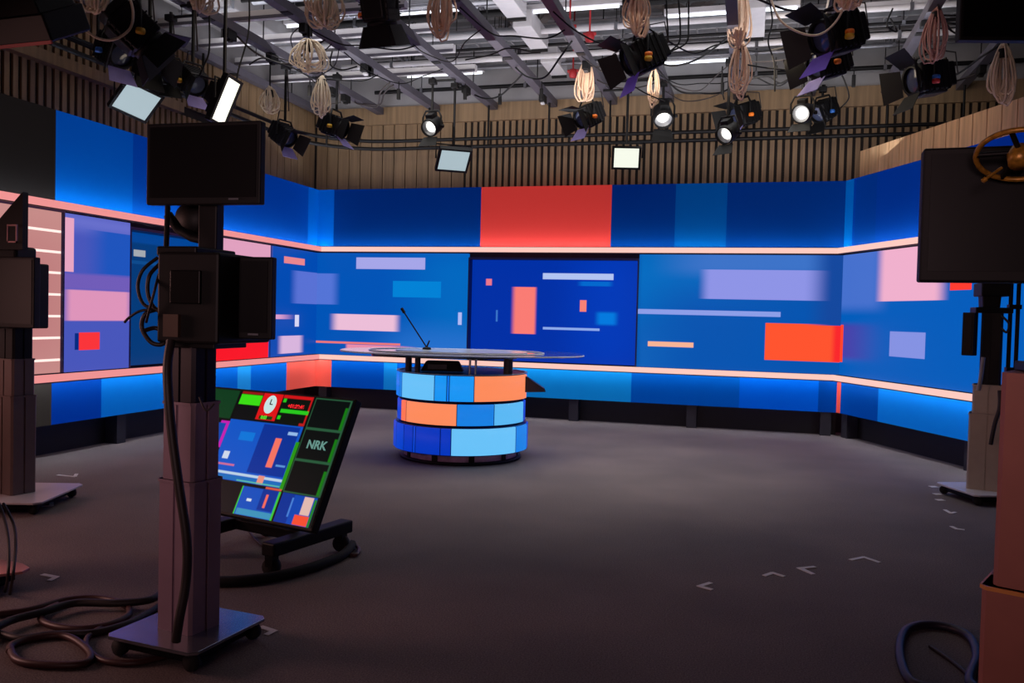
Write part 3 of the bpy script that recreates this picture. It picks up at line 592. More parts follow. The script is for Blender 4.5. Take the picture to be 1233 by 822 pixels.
def cable(pts, r, m_, label, name='cable', group=None, cat='cable'):
    pts = [Vector(p_) for p_ in pts]; out = []
    for i in range(len(pts) - 1):          # Catmull-Rom
        p0, p1, p2, p3 = pts[max(i - 1, 0)], pts[i], pts[i + 1], pts[min(i + 2, len(pts) - 1)]
        for k in range(8):
            s = k / 8; out.append(.5 * ((2 * p1) + (p2 - p0) * s + (2 * p0 - 5 * p1 + 4 * p2 - p3) * s * s + (3 * p1 - p0 - 3 * p2 + p3) * s ** 3))
    out.append(pts[-1]); L0 = out[0].copy()
    o_ = MB().tube([q_ - L0 for q_ in out], r, 7).build(name, m_); o_.location = L0
    return tag(o_, label, cat, group)
cable([atd(128, -20, 7), atd(98, 22, 7), atd(112, 43, 7), atd(135, 48, 7), atd(156, 35, 7), atd(160, 12, 7), atd(150, -20, 7)], .011, ROPE2, 'cream cable ring looping around the top left lamps')
cable([atd(925, -12, 7.6), atd(938, 22, 7.6), atd(960, 38, 7.6), atd(985, 42, 7.6), atd(1005, 28, 7.6), atd(1018, 4, 7.6), atd(1022, -16, 7.6)], .01, ROPE2, 'cream cable swag sagging left of the stacked lamps')
cable([Vector((-6.72, 5.5, 4.29)), Vector((-6.71, 7, 4.26)), Vector((-6.72, 8.4, 4.29)), Vector((-6.71, 10, 4.28))], .012, BLKM, 'black cable clipped along the left curtain track')
for i, (pp, D, lab) in enumerate([
    ([(802, -10), (803, 20), (804, 45), (798, 62), (785, 70)], 9, 'thin black cable dropping left of three by the deep-violet lamp'),
    ([(816, -10), (819, 30), (817, 52), (800, 66)], 9, 'thin black cable, middle of three by the deep-violet lamp'),
    ([(829, -10), (829, 30), (827, 50), (812, 60), (780, 72)], 9, 'thin black cable, right of three by the deep-violet lamp'),
    ([(300, -10), (299, 40), (286, 90), (283, 130)], 9, 'thin black cable dropping behind the slim bright panel lamp'),
    ([(252, 15), (252, 60), (246, 78), (240, 92)], 8.6, 'thin black cable feeding the orange-knobbed left lamp'),
    ([(870, 80), (869, 105), (872, 120)], 10.5, 'short black drop cable left of the long beige loop'),
    ([(925, -5), (930, 25), (925, 50), (932, 75), (933, 110)], 9.5, 'black cable tangle right of the long beige loop'),
    ([(900, 78), (925, 82), (945, 84), (960, 88), (975, 80)], 9.5, 'black cable sagging across to the stacked lamps'),
    ([(300, 78), (315, 70), (335, 76), (352, 82)], 9.8, 'black cable arched over the second lighting bar'),
    ([(400, 62), (398, 78), (412, 84), (430, 80)], 9.8, 'black cable hooked below the third lighting bar'),
    ([(560, 72), (590, 66), (612, 58), (640, 62)], 10, 'black cable swagged between the fourth and fifth bars'),
    ([(740, 84), (770, 108), (800, 122)], 10.4, 'black cable slanting from the deep-violet lamp to the spot'),
    ([(1010, 82), (1018, 100), (1022, 118), (1012, 130)], 10.4, 'black cable hanging beside the bright spot lamp'),
    ([(1075, 10), (1068, 30), (1080, 38), (1072, 22)], 9, 'black cable curl near the top right tube lamp'),
    ([(905, 95), (925, 92), (940, 100), (960, 90)], 10.2, 'black cable loop low in front of the wood wall')]):
    cable([atd(x, y, D) for x, y in pp], .009, BLKM, lab, group='thin black cables under the ceiling')
rnd = random.Random(3)
for i in range(34):
    bi = rnd.randrange(1, 10); y0_, y1_ = rnd.uniform(8.3, 12.3), rnd.uniform(8.3, 12.3); y1_ = y0_ + max(-.9, min(.9, y1_ - y0_))
    a_, b2 = Vector((xs[bi], y0_, 4.735)), Vector((xs[bi + 1], y1_, 4.735)); dp = rnd.uniform(.05, .3); jj = rnd.uniform(-.2, .2)
    cable([a_, a_.lerp(b2, .25) + Vector((0, jj, -dp * .7)), a_.lerp(b2, .55) + Vector((0, -jj, -dp)), a_.lerp(b2, .8) + Vector((0, jj * .5, -dp * .5)), b2], rnd.choice((.007, .009, .012)), rnd.choice((BLKM, CABM)), 'thin dark cable sagging between two neighbouring lighting bars', group='dark cables sagging between lighting bars')
for i in range(22):
    x_, y_ = rnd.choice(xs[1:11]), rnd.uniform(8.2, 12.2)
    t = thing('socket_box', 'small black socket box strapped under a lighting bar', 'socket box', (x_, y_, 4.70), 0, 'black socket boxes under the lighting bars')
    MB().bb((-.04, -.09, -.05), (.04, .09, .05)).build('box_shell', BLK, t, bev=.006); MB().bb((-.025, -.03, -.075), (.025, .03, -.05)).build('socket', rnd.choice((BLKM, WHT, DGR)), t)
for i, (px, py) in enumerate([(480, 112), (602, 118), (373, 108), (870, 105), (934, 85), (1028, 96), (652, 112), (560, 112)]):
    q = atz(px, py, 4.62)
    t = thing('cable_clip', 'small black clip hanging %s' % ['right of the back left corner', 'over the red panel edge', 'over the left corner bundle', 'left of the long beige loop', 'left of the stacked lamps', 'right of the stacked lamps', 'at the fifth bar end', 'at the fourth bar end'][i], 'clip', q, 0, 'black clips under the bars')
    MB().bb((-.022, -.022, -.09), (.022, .022, .06)).build('clip_body', BLKM, t, bev=.005); MB().tube([(0, 0, .05), (0, 0, .16)], .008, 5).build('hook', BLKM, t)

# top right hanging monitor, top left big softlight
t = thing('hanging_monitor', 'large black monitor hanging in the top right corner', 'monitor', atd(1200, 15, 5.0), yaw * .8)
MB().bb((-.22, -.03, -.17), (.52, .03, .26)).build('bezel', BLK, t, bev=.006)
MB().bb((-.2, -.034, -.15), (.5, -.029, .24)).build('screen', SCRN, t)
MB().tube([(.1, .05, .2), (.1, .05, 1.6)], .025, 8).build('mount_pole', BLKM, t)
q = atd(38, 18, 5.2); t = thing('softlight', 'big black softlight housing with a red edge in the top left corner', 'softlight', q)
M = frame(bdir(.15, -.85, -.45)); p = MB(); p.M = M; p.box((0, 0, .06), (.5, .34, .16)); p.box((0, 0, -.1), (.34, .24, .18), taper=(1.3, 1.3)); p.build('housing', SCRN, t, bev=.01)
p = MB(); p.M = M; p.box((0, -.176, .14), (.5, .012, .02)); p.box((.256, 0, .14), (.012, .34, .02)); p.build('edge_trim', REDM, t)
p = MB(); p.M = M; p.box((0, 0, .142), (.46, .3, .006)); p.build('louvre', SCRN, t)
MB().tube([(0, 0, .1), (0, 0, 4.8 - q.z)], .02, 8).build('drop_pipe', BLKM, t)
knob(t, tuple(atd(60, 26, 5.1) - q), REDM, .02, 'indicator'); knob(t, tuple(atd(64, 33, 5.1) - q), LILA, .013)

# ------------------------------------------------------------ news desk
TC = {'lb': (105, 195, 250), 'mb': (20, 150, 245), 'bb': (0, 122, 240), 'or': (255, 140, 92), 'or2': (255, 118, 80), 'db': (0, 66, 205), 'db2': (0, 54, 190), 'sk': (90, 185, 245), 'md': (20, 128, 228), 'ps': (120, 208, 252)}
TM = {k: emit('tile_' + k, v, .98) for k, v in TC.items()}
dc = Vector((-3.035, 8.88, 0)); t = thing('news_desk', 'round news desk of glowing blue and orange curved tiles with a glass top', 'desk', dc)
# angle of a pixel column on a cylinder of radius r round the desk centre
def ang(px, r, pz):
    d = ray(px, pz); d2 = Vector((d.x, d.y)); o2 = Vector((-dc.x, -dc.y)); A_ = d2.dot(d2); B_ = 2 * o2.dot(d2); C_ = o2.dot(o2) - r * r
    disc = B_ * B_ - 4 * A_ * C_
    s = (-B_ - math.sqrt(max(disc, 0))) / (2 * A_); q_ = o2 + d2 * s; return math.atan2(q_.y, q_.x)
EDGE = mat('navy_tile_gap', (0, 34, 96), .4, 0, .05)
def tier(z0, z1, r, cuts, pz):
    MB().lathe([(r - .02, z0), (r - .02, z1)], 60).lathe([(0, z1), (r - .02, z1)], 60, smooth=False).lathe([(r - .02, z0), (0, z0)], 60, smooth=False).build('tier_core', EDGE, t)
    angs = [(ang(px, r, pz), c) for px, c in cuts]
    for i, (a, c) in enumerate(angs):
        b_ = angs[i + 1][0] if i + 1 < len(angs) else angs[0][0] + 2 * math.pi
        if c is None: continue
        g = .006; p_ = MB(); rr = r
        p_.lathe([(rr - .02, z0 + .008), (rr, z0 + .012), (rr, z1 - .012), (rr - .02, z1 - .008)], 14, a0=a + g, a1=b_ - g)
        p_.build('light_tile', TM[c], t)
def ends(px0, r, pz): return px0
tier(.655, .93, .715, [(481, 'md'), (484, 'lb'), (523, 'mb'), (538, 'bb'), (541, 'mb'), (571, 'or'), (634, 'bb')], 465)
tier(.405, .64, .70, [(483, 'or2'), (489, 'or'), (550, 'md'), (595, 'sk'), (630, 'db')], 498)
tier(.105, .395, .735, [(477, 'db'), (486, 'db2'), (497, 'db'), (500, 'db2'), (530, 'db2'), (543, 'lb'), (621, 'md'), (634, 'db')], 530)
MB().lathe([(.6, .0), (.66, .0), (.66, .03), (.6, .03)], 48).build('base_ring', BLKM, t)
for k in range(10):
    a = k * math.pi / 5 + .2; MB().box((.6 * math.cos(a), .6 * math.sin(a), .065), (.06, .06, .08), a).build('foot', BLK, t)
MB().lathe([(.62, .03), (.62, .104)], 40).build('base_drum', mat('base_purple_lit', (190, 150, 190), .3, .3, .3, 14), t)  # purple light on the dark desk base put into its colour
MB().lathe([(.69, .93), (.715, .93), (.715, .938), (.69, .938)], 60).build('drum_rim', mat('pale_rim', (170, 200, 225), .3, .2, .05), t)
for (px, w_) in ((492, .035), (503, .03), (566, .012), (573, .012), (612, .05)):
    a = ang(px, .62, 437); MB().tube([(.62 * math.cos(a), .62 * math.sin(a), .93), (.62 * math.cos(a), .62 * math.sin(a), 1.125)], w_, 12).build('top_post', DGR if w_ > .02 else SIL, t)
gm = bpy.data.materials.new('desk_glass'); gm.use_nodes = True; nt = gm.node_tree; b = nt.nodes['Principled BSDF']
b.inputs['Base Color'].default_value = (.9, .95, 1, 1); b.inputs['Transmission Weight'].default_value = 1; b.inputs['Roughness'].default_value = .03; b.inputs['IOR'].default_value = 1.5
def oval(a_, b_, n=56, e=2.2, cx=0, cy=0, rot=yaw):
    out = []
    for k in range(n):
        th = 2 * math.pi * k / n; c_, s_ = math.cos(th), math.sin(th)
        x = a_ * abs(c_) ** (2 / e) * (1 if c_ >= 0 else -1); y = b_ * abs(s_) ** (2 / e) * (1 if s_ >= 0 else -1)
        out.append((cx + x * math.cos(rot) - y * math.sin(rot), cy + x * math.sin(rot) + y * math.cos(rot)))
    return out
RIMW = mat('lit_edge_white', (225, 232, 240), .2, 0, .03)  # white colour painting the lit edge of the glass
MB().prism(oval(1.32, .82, e=2.4), 1.125, 1.143).build('glass_top', gm, t)
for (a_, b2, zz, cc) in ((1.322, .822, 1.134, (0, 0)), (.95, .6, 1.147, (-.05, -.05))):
    P_ = oval(a_, b2, e=2.4, cx=cc[0], cy=cc[1]); MB().tube([(x, y, zz) for x, y in P_], .007, 6, closed=True).build('lit_edge_ring', RIMW, t)
REFLW = mat('glass_reflection_white', (226, 230, 236), .18, .0, .03, spec=1)  # added white plate, paints ceiling reflections on the glass top
MB().prism(oval(.72, .5, cx=-.02, cy=.02), 1.1435, 1.152).build('reflection_plate', REFLW, t)
MB().prism(oval(.76, .34, e=2.5, cx=-.05, cy=-.45), 1.1, 1.124).build('shelf_rim', mat('smoked_glass_rim', (60, 66, 76), .2, .3, .05), t)
# things on and under the desk top
q = aty(533, 441, 8.62)
k_ = thing('control_box', 'low black control box on the drum under the glass top', 'control box', (q.x, q.y, .94), yaw)
MB().box((0, 0, .055), (.46, .2, .11), taper=(.75, .7)).build('shell', BLK, k_, bev=.015)
MB().box((-.05, -.095, .05), (.2, .01, .05)).build('panel', DGR, k_)
q = aty(643, 466, 8.9); k_ = thing('desk_side_monitor', 'dark wedge-shaped monitor jutting out behind the right of the desk', 'monitor', (q.x - .04, q.y + .1, q.z), yaw)
MB()._add([(-.12, -.1, -.06), (.14, -.1, -.05), (.13, -.1, -.02), (-.12, -.1, .14), (-.12, .1, -.06), (.14, .1, -.05), (.13, .1, -.02), (-.12, .1, .14)], [(0, 1, 2, 3), (7, 6, 5, 4), (0, 4, 5, 1), (1, 5, 6, 2), (2, 6, 7, 3), (3, 7, 4, 0)]).build('casing', mat('dark_plum_plastic', (46, 34, 50), .4, 0, .1), k_, bev=.006)
m0 = aty(514, 415, 8.9); m1 = aty(486, 375, 8.9)
k_ = thing('gooseneck_microphone', 'thin black gooseneck microphone leaning left on the desk top', 'microphone', (m0.x, m0.y, 1.152))
MB().lathe([(0, 0), (.05, 0), (.045, .02), (.015, .03), (0, .03)], 16).build('base', BLK, k_)
dv = m1 - Vector((m0.x, m0.y, 1.152)); MB().tube([(0, 0, .02), tuple(dv * .35 + Vector((.01, 0, .0))), tuple(dv)], .008, 8).build('stem', BLKM, k_)
MB().tube([tuple(dv * .97), tuple(dv * 1.09)], .017, 10).build('capsule', BLK, k_)
MB().tube([(0, 0, .03), (.03, 0, .1)], .009, 8).build('switch_arm', BLK, k_)

# ------------------------------------------------------------ floor monitor (multiview) on a low wheeled stand
W = 1.30; H_ = .82; yw, tlt = -.246, .469; k9 = 1.01
BR = CAM + (Vector((-2.321, 4.323, .317)) - CAM) * k9 - RT * .03 - Vector((0, 0, .012))
u_ = Vector((math.cos(yw), math.sin(yw), 0)); n_ = Vector((math.sin(yw), -math.cos(yw), 0)); v_ = Vector((0, 0, math.cos(tlt))) - n_ * math.sin(tlt)
nn = u_.cross(v_)   # front normal
BL = BR - u_ * W
Ms = Matrix.Identity(4)
for i in range(3): Ms[i][0] = u_[i]; Ms[i][1] = -nn[i]; Ms[i][2] = v_[i]; Ms[i][3] = BL[i]
t = thing('floor_monitor', 'large tilted monitor showing a grid of studio pictures on a low stand', 'monitor'); t.matrix_world = Ms
# local: x 0..W, z 0..H, front at y<0
def sx(f): return f * W
def sz(f): return f * H_
G = (30, 190, 30); rects = []
def R4(x0, x1, y0, y1, rgb, s=0): rects.append((x0 * W, x1 * W, (1 - y1) * H_, (1 - y0) * H_, rgb, s, 0))
R4(.76, .985, .02, .76, (40, 90, 60)); 
for a, b_ in ((.03, .255), (.275, .50), (.52, .75)): R4(.765, .975, a, b_, (6, 14, 14)); R4(.958, .975, a + .05, b_, (20, 120, 20))
R4(.75, .99, .0, .018, (10, 20, 16))
# lower right picture
R4(.765, .975, .765, .985, (0, 70, 180)); R4(.765, .84, .765, .985, (0, 50, 150)); R4(.90, .955, .77, .90, (230, 190, 180)); R4(.875, .96, .905, .975, (250, 80, 50)); R4(.83, .84, .79, .93, (70, 130, 220)); R4(.962, .975, .78, .98, (30, 130, 30))
# lower middle pictures
R4(.51, .745, .765, .985, (10, 80, 190)); R4(.64, .735, .765, .92, (0, 50, 150)); R4(.67, .685, .80, .90, (250, 110, 90)); R4(.52, .74, .93, .975, (60, 150, 190)); R4(.56, .59, .85, .87, (220, 230, 240)); R4(.74, .752, .765, .985, (60, 200, 60)); R4(.505, .512, .765, .985, (60, 200, 60))
R4(.26, .50, .765, .985, (6, 12, 16)); R4(.01, .25, .765, .985, (0, 60, 170))
# big programme picture
R4(.26, .745, .26, .74, (8, 86, 200)); R4(.495, .73, .27, .66, (0, 50, 152)); R4(.60, .64, .37, .60, (250, 118, 100)); R4(.665, .725, .31, .335, (150, 190, 240)); R4(.66, .72, .57, .585, (90, 150, 220)); R4(.36, .46, .35, .42, (0, 120, 220)); R4(.30, .34, .52, .58, (210, 220, 240)); R4(.27, .40, .615, .63, (210, 110, 150)); R4(.27, .735, .675, .695, (190, 215, 235)); R4(.27, .735, .70, .735, (20, 110, 190)); R4(.58, .62, .67, .735, (240, 150, 130)); R4(.45, .73, .725, .735, (90, 190, 170)); R4(.732, .755, .38, .75, (40, 150, 20)); R4(.65, .75, .745, .76, (220, 90, 70))
# top row
R4(.42, .55, .02, .24, (225, 20, 24)); R4(.555, .745, .02, .255, (8, 18, 12)); R4(.555, .745, .02, .045, (210, 20, 24)); R4(.735, .745, .02, .25, (200, 20, 24)); R4(.565, .745, .135, .165, (40, 205, 30)); R4(.56, .58, .05, .08, (40, 205, 30)); R4(.56, .58, .19, .22, (40, 205, 30)); R4(.71, .745, .235, .255, (190, 30, 30)); R4(.44, .53, .205, .235, (20, 60, 10))
R4(.27, .415, .045, .13, (60, 225, 20)); R4(.27, .415, .02, .04, (150, 20, 20)); R4(.27, .415, .14, .25, (8, 14, 16)); R4(.20, .26, .28, .5, (200, 30, 180)); R4(.02, .25, .02, .26, (10, 60, 30)); R4(.02, .24, .3, .74, (10, 70, 170))
MVM = rectmat('multiview_picture', (6, 12, 12), rects, .95)
MB().bb((0, 0, 0), (W, .06, H_)).bb((W * .2, .06, H_ * .15), (W * .8, .1, H_ * .8)).build('casing', BLK, t, bev=.006)
MB().bb((.012, -.004, .018), (W - .012, .002, H_ - .012)).build('screen', MVM, t)
p = MB(); cx_, cz_ = .485 * W, (1 - .11) * H_
pts = [(cx_ + .048 * math.cos(a), -.006, cz_ + .062 * math.sin(a)) for a in [2 * math.pi * k / 28 for k in range(28)]]
pts2 = [(q_[0], -.003, q_[2]) for q_ in pts]; p._add(pts + pts2, [tuple(range(28))] + [(i, (i + 1) % 28, 28 + (i + 1) % 28, 28 + i) for i in range(28)]); p.build('clock_face', emit('clock_face', (205, 235, 235), .9), t)
MB().bb((cx_ - .004, -.009, cz_), (cx_ + .002, -.006, cz_ + .035)).bb((cx_, -.009, cz_ - .003), (cx_ + .022, -.006, cz_ + .003)).build('clock_hands', BLK, t)
def text(s_, size, xx, zz, m_, par, nm, bold=0.0, y=-.006):
    c_ = bpy.data.curves.new(nm, 'FONT'); c_.body = s_; c_.size = size; c_.extrude = .0008; c_.offset = bold
    o_ = bpy.data.objects.new(nm, c_); COL.objects.link(o_)
    dg = bpy.context.evaluated_depsgraph_get(); me = bpy.data.meshes.new_from_object(o_.evaluated_get(dg)); bpy.data.objects.remove(o_)
    for v in me.vertices: v.co = Vector((v.co.x + xx, y - v.co.z, v.co.y + zz))
    me.materials.clear(); me.materials.append(m_); o2 = bpy.data.objects.new(nm, me); COL.objects.link(o2); o2.parent = par; return o2
text('NRK', .075, .805 * W, (1 - .415) * H_, emit('logo_grey_green', (96, 150, 140), .9), t, 'lettering', .002)
text('+01:29:46', .034, .602 * W, (1 - .12) * H_, emit('timer_red', (255, 30, 40), 1), t, 'timer_digits', .001)
text('0:03', .03, .455 * W, (1 - .232) * H_, emit('timer_green', (90, 230, 40), 1), t, 'timer_digits', .0008)
# stand
t2 = thing('monitor_stand', 'low black wheeled stand under the tilted picture monitor', 'monitor stand', (0, 0, 0))
def fl(px, py, z=0): q_ = atz(px, py, z); return Vector((q_.x, q_.y, z))
a, b_ = Vector((-2.86, 4.72, .16)), Vector((-2.58, 5.55, .16))
fa, fb = atz(322, 662, .16), atz(418, 632, .16)
d = fb - fa
MB().box((fa + fb) / 2, (d.length, .1, .08), math.atan2(d.y, d.x)).build('right_beam', BLKM, t2, bev=.01)
ga, gb = fa - u_ * .66, fb - u_ * .66; gd = gb - ga
MB().box((ga + gb) / 2, (gd.length, .1, .08), math.atan2(gd.y, gd.x)).build('left_beam', BLKM, t2, bev=.01)
mid = (fa + fb) / 2; gm_ = (ga + gb) / 2; md = mid - gm_
MB().box((mid + gm_) / 2, (md.length, .08, .07), math.atan2(md.y, md.x)).build('cross_beam', BLKM, t2, bev=.01)
cb = BL + u_ * (W / 2) + v_ * (H_ * .45) - nn * .08
for s_ in (-.22, .22):
    MB().tube([(mid + gm_) / 2 + u_ * s_, cb + u_ * s_ - Vector((0, 0, .02))], .03, 8).build('upright', BLKM, t2)
for q_ in (fa + d * .05, fb - d * .08, ga + gd * .05, gb - gd * .08):
    wm = MB(); wm.M = Matrix.Translation((q_.x, q_.y, .055)) @ Matrix.Rotation(math.pi / 2, 4, 'X'); wm.lathe([(0, -.025), (.05, -.025), (.055, 0), (.05, .025), (0, .025)], 16); wm.build('wheel', PLAS, t2)
    MB().bb((q_.x - .025, q_.y - .035, .06), (q_.x + .025, q_.y + .035, .13)).build('fork', BLKM, t2)
# black curved cable cover on the floor in front of the stand
cable([fl(262, 700, .03), fl(290, 699, .03), fl(330, 694, .03), fl(375, 683, .03), fl(412, 668, .03), fl(424, 655, .03)], .03, PLAS, 'thick black cable lying curved in front of the monitor stand')
cable([fl(424, 655, .015), fl(432, 660, .02), fl(428, 668, .015), fl(414, 664, .012), fl(410, 655, .012)], .012, CABR, 'small cable loop on the floor at the right foot of the monitor stand')
cable([fl(300, 640, .02), fl(310, 652, .012), fl(325, 662, .012), fl(345, 665, .012)], .008, CABM, 'thin cable on the floor under the tilted monitor')

# ------------------------------------------------------------ camera pedestals
def rbox(mb, cx, cy, wx, wy, z0, z1, rz, ch=.02, groove=.0):
    """rounded / grooved column section"""
    x, y = wx / 2, wy / 2; P_ = [(-x + ch, -y), (x - ch, -y), (x, -y + ch), (x, y - ch), (x - ch, y), (-x + ch, y), (-x, y - ch), (-x, -y + ch)]
    if groove:
        g = groove; P_ = [(-x + ch, -y), (-g, -y), (-g, -y + g), (g, -y + g), (g, -y), (x - ch, -y), (x, -y + ch), (x, -g), (x - g, -g), (x - g, g), (x, g), (x, y - ch), (x - ch, y), (g, y), (g, y - g), (-g, y - g), (-g, y), (-x + ch, y), (-x, y - ch), (-x, g), (-x + g, g), (-x + g, -g), (-x, -g), (-x, -y + ch)]
    c_, s_ = math.cos(rz), math.sin(rz)
    mb.prism([(cx + a_ * c_ - b2 * s_, cy + a_ * s_ + b2 * c_) for a_, b2 in P_], z0, z1); return mb
def pedestal(loc, rz, label, mcol, zs, ws, plate, platem, plate_rz, dark=None, rimm=None):
    t_ = thing('camera_pedestal', label, 'camera pedestal', loc, rz)
    hw = plate / 2
    MB().prism([(hw * c_, hw * s_) for c_, s_ in [(-1, -.88), (-.88, -1), (.88, -1), (1, -.88), (1, .88), (.88, 1), (-.88, 1), (-1, .88)]], .085, .1).build('base_plate', platem, t_, bev=.003).rotation_euler = (0, 0, plate_rz)
    c_, s_ = math.cos(plate_rz), math.sin(plate_rz)
    o_ = MB().bb((-hw * .8, -hw * .8, .03), (hw * .8, hw * .8, .085)).build('drive_box', BLK, t_, bev=.01); o_.rotation_euler = (0, 0, plate_rz)
    for a_, b2 in ((1, 1), (-1, 1), (-1, -1), (1, -1)):
        x, y = hw * .8 * a_, hw * .8 * b2; X, Y = x * c_ - y * s_, x * s_ + y * c_
        wm = MB(); wm.M = Matrix.Translation((X, Y, .04)) @ Matrix.Rotation(math.pi / 2, 4, 'X'); wm.lathe([(0, -.02), (.035, -.02), (.04, 0), (.035, .02), (0, .02)], 14); wm.build('wheel', PLAS, t_)
    for i in range(len(ws)):
        z0 = .1 if i == 0 else zs[i - 1]; mm = dark if (dark and i == len(ws) - 1) else mcol
        p_ = MB(); rbox(p_, 0, 0, ws[i][0], ws[i][1], z0, zs[i], 0, .014, .007); p_.build('column_section', mm, t_)
        if i < len(ws) - 1:
            p_ = MB(); rbox(p_, 0, 0, ws[i][0] + .012, ws[i][1] + .012, zs[i] - .012, zs[i], 0, .018); p_.build('collar', rimm or mm, t_)
    return t_
# main left pedestal
pc = Vector((-2.43, 3.335, 0)); prz = math.radians(-11)
pedestal(pc, prz, 'mauve-lit telescopic camera pedestal in the left foreground on a blue-lit plate', COLM, [.78, 1.13, 1.43], [(.215, .185), (.195, .165), (.17, .145)], .5, PLT, math.radians(-6) - prz, dark=mat('dark_plum_metal', (34, 26, 40), .4, .3, .08))
def PX(px, py, Y): return aty(px, py, Y)
# studio camera on it
Y0 = 3.35
def pbox(mb, x0, x1, y0, y1, Y, dep, org):
    """box whose back face covers a rectangle of the view at depth Y"""
    a_, b2, c2 = PX(x0, y1, Y), PX(x1, y1, Y), PX(x0, y0, Y)
    mb.bb((a_.x - org[0], Y - org[1], a_.z - org[2]), (b2.x - org[0], Y + dep - org[1], c2.z - org[2])); return mb
o3 = (pc.x, pc.y, 1.43)
t = thing('studio_camera', 'black studio camera on the left foreground pedestal with side cables', 'camera', o3)
pbox(MB(), 188, 262, 303, 412, 3.2, .42, o3).build('body', BLK, t, bev=.012)
pbox(MB(), 200, 258, 402, 418, 3.25, .25, o3).build('tripod_plate', BLKM, t, bev=.005)
pbox(MB(), 188, 236, 296, 308, 3.22, .3, o3).build('handle_rail', BLKM, t, bev=.008)
pbox(MB(), 196, 214, 378, 405, 3.18, .03, o3).build('connector_panel', mat('tan_panel', (88, 68, 56), .5, 0, .1), t)
lc = (PX(232, 350, 3.6)) - Vector(o3)
lm = MB(); lm.M = Matrix.Translation(lc) @ Matrix.Rotation(-math.pi / 2, 4, 'X'); lm.lathe([(0, 0), (.08, 0), (.08, .12), (.095, .14), (.095, .26), (.085, .27), (0, .25)], 24); lm.build('lens', BLKM, t)
pbox(MB(), 204, 240, 325, 365, 3.185, .02, o3).build('viewfinder', SCRN, t, bev=.004)
p = MB(); p.tube([PX(200, 306, 3.3) - Vector(o3), PX(202, 248, 3.35) - Vector(o3)], .012, 8); p.build('thin_post', BLKM, t)
pbox(MB(), 238, 260, 244, 306, 3.38, .06, o3).build('mast', BLKM, t, bev=.006)
p = MB(); c0 = PX(232, 264, 3.5) - Vector(o3); p.M = Matrix.Translation(c0) @ Matrix.Rotation(math.pi / 2, 4, 'X') ; p.lathe([(0, -.04), (.07, -.04), (.085, 0), (.07, .04), (0, .04)], 20); p.build('pan_joint', BLK, t)
p = MB(); p.tube([PX(202, 258, 3.4) - Vector(o3), PX(215, 276, 3.42) - Vector(o3), PX(232, 286, 3.42) - Vector(o3), PX(250, 290, 3.42) - Vector(o3)], .022, 8); p.build('bracket_arm', BLKM, t)
p = MB(); p.tube([PX(258, 340, 3.35) - Vector(o3), PX(275, 340, 3.42) - Vector(o3)], .02, 8); p.build('monitor_arm', BLKM, t)
def px_monitor(x0, x1, y0, y1, Y, label, tz=0, name='monitor', dep=.045, logo=None, org=None):
    a_, b2 = PX(x0, (y0 + y1) / 2, Y), PX(x1, (y0 + y1) / 2, Y); c_ = (a_ + b2) / 2; w2 = (b2 - a_).length / 2; h2 = (PX((x0 + x1) / 2, y0, Y).z - PX((x0 + x1) / 2, y1, Y).z) / 2
    t_ = thing(name, label, 'monitor', c_, tz)
    MB().bb((-w2, 0, -h2), (w2, dep, h2)).build('bezel', BLK, t_, bev=.006)
    MB().bb((-w2 + .02, -.004, -h2 + .03), (w2 - .02, .001, h2 - .018)).build('screen', SCRN, t_)
    MB().bb((-w2 * .6, dep, -h2 * .6), (w2 * .6, dep + .03, h2 * .6)).build('rear_cover', BLKM, t_, bev=.01)
    if logo: MB().bb((logo - .025, -.006, -h2 + .018), (logo + .025, -.001, -h2 + .026)).build('badge', GRY, t_)
    return t_
px_monitor(178, 312, 147, 246, 3.3, 'black monitor on top of the left foreground pedestal mast', math.radians(2), logo=.16)
px_monitor(262, 326, 309, 408, 3.36, 'black monitor mounted right of the left foreground camera', math.radians(4), logo=.05)
# camera cables
def pcab(pts, r, m_, lab, grp=None): return cable([PX(x, y, Y) for x, y, Y in pts], r, m_, lab, group=grp)
g_ = 'cables looping beside the left foreground camera'
pcab([(190, 310, 3.3), (172, 325, 3.25), (166, 345, 3.25), (172, 365, 3.25), (186, 372, 3.25)], .008, CABM, 'outer black cable arc left of the foreground camera', g_)
pcab([(192, 318, 3.28), (180, 332, 3.22), (178, 352, 3.22), (184, 368, 3.22), (192, 375, 3.22)], .009, CABM, 'inner black cable arc left of the foreground camera', g_)
pcab([(190, 372, 3.24), (175, 378, 3.2), (171, 395, 3.2), (182, 412, 3.2), (196, 414, 3.22), (200, 404, 3.24), (188, 395, 3.24), (174, 398, 3.2)], .01, CABM, 'black cable knot below the left foreground camera', g_)
pcab([(192, 372, 3.24), (170, 374, 3.2), (156, 382, 3.2), (150, 388, 3.2)], .006, CABM, 'thin black cable end sticking out left of the camera', g_)
pcab([(191, 330, 3.22), (186, 350, 3.18), (180, 372, 3.18), (176, 388, 3.2)], .006, CABM, 'straight black cable down the side of the camera', g_)
pcab([(206, 410, 3.14), (202, 440, 3.1), (203, 475, 3.08), (207, 520, 3.08), (215, 580, 3.08), (225, 650, 3.08), (224, 700, 3.08), (216, 745, 3.06), (212, 772, 3.06)], .02, CABM, 'thick black cable running down the left foreground column')
pcab([(240, 478, 3.17), (248, 494, 3.15), (258, 486, 3.17)], .004, CABM, 'thin wire sagging across the top of the mauve-lit column')
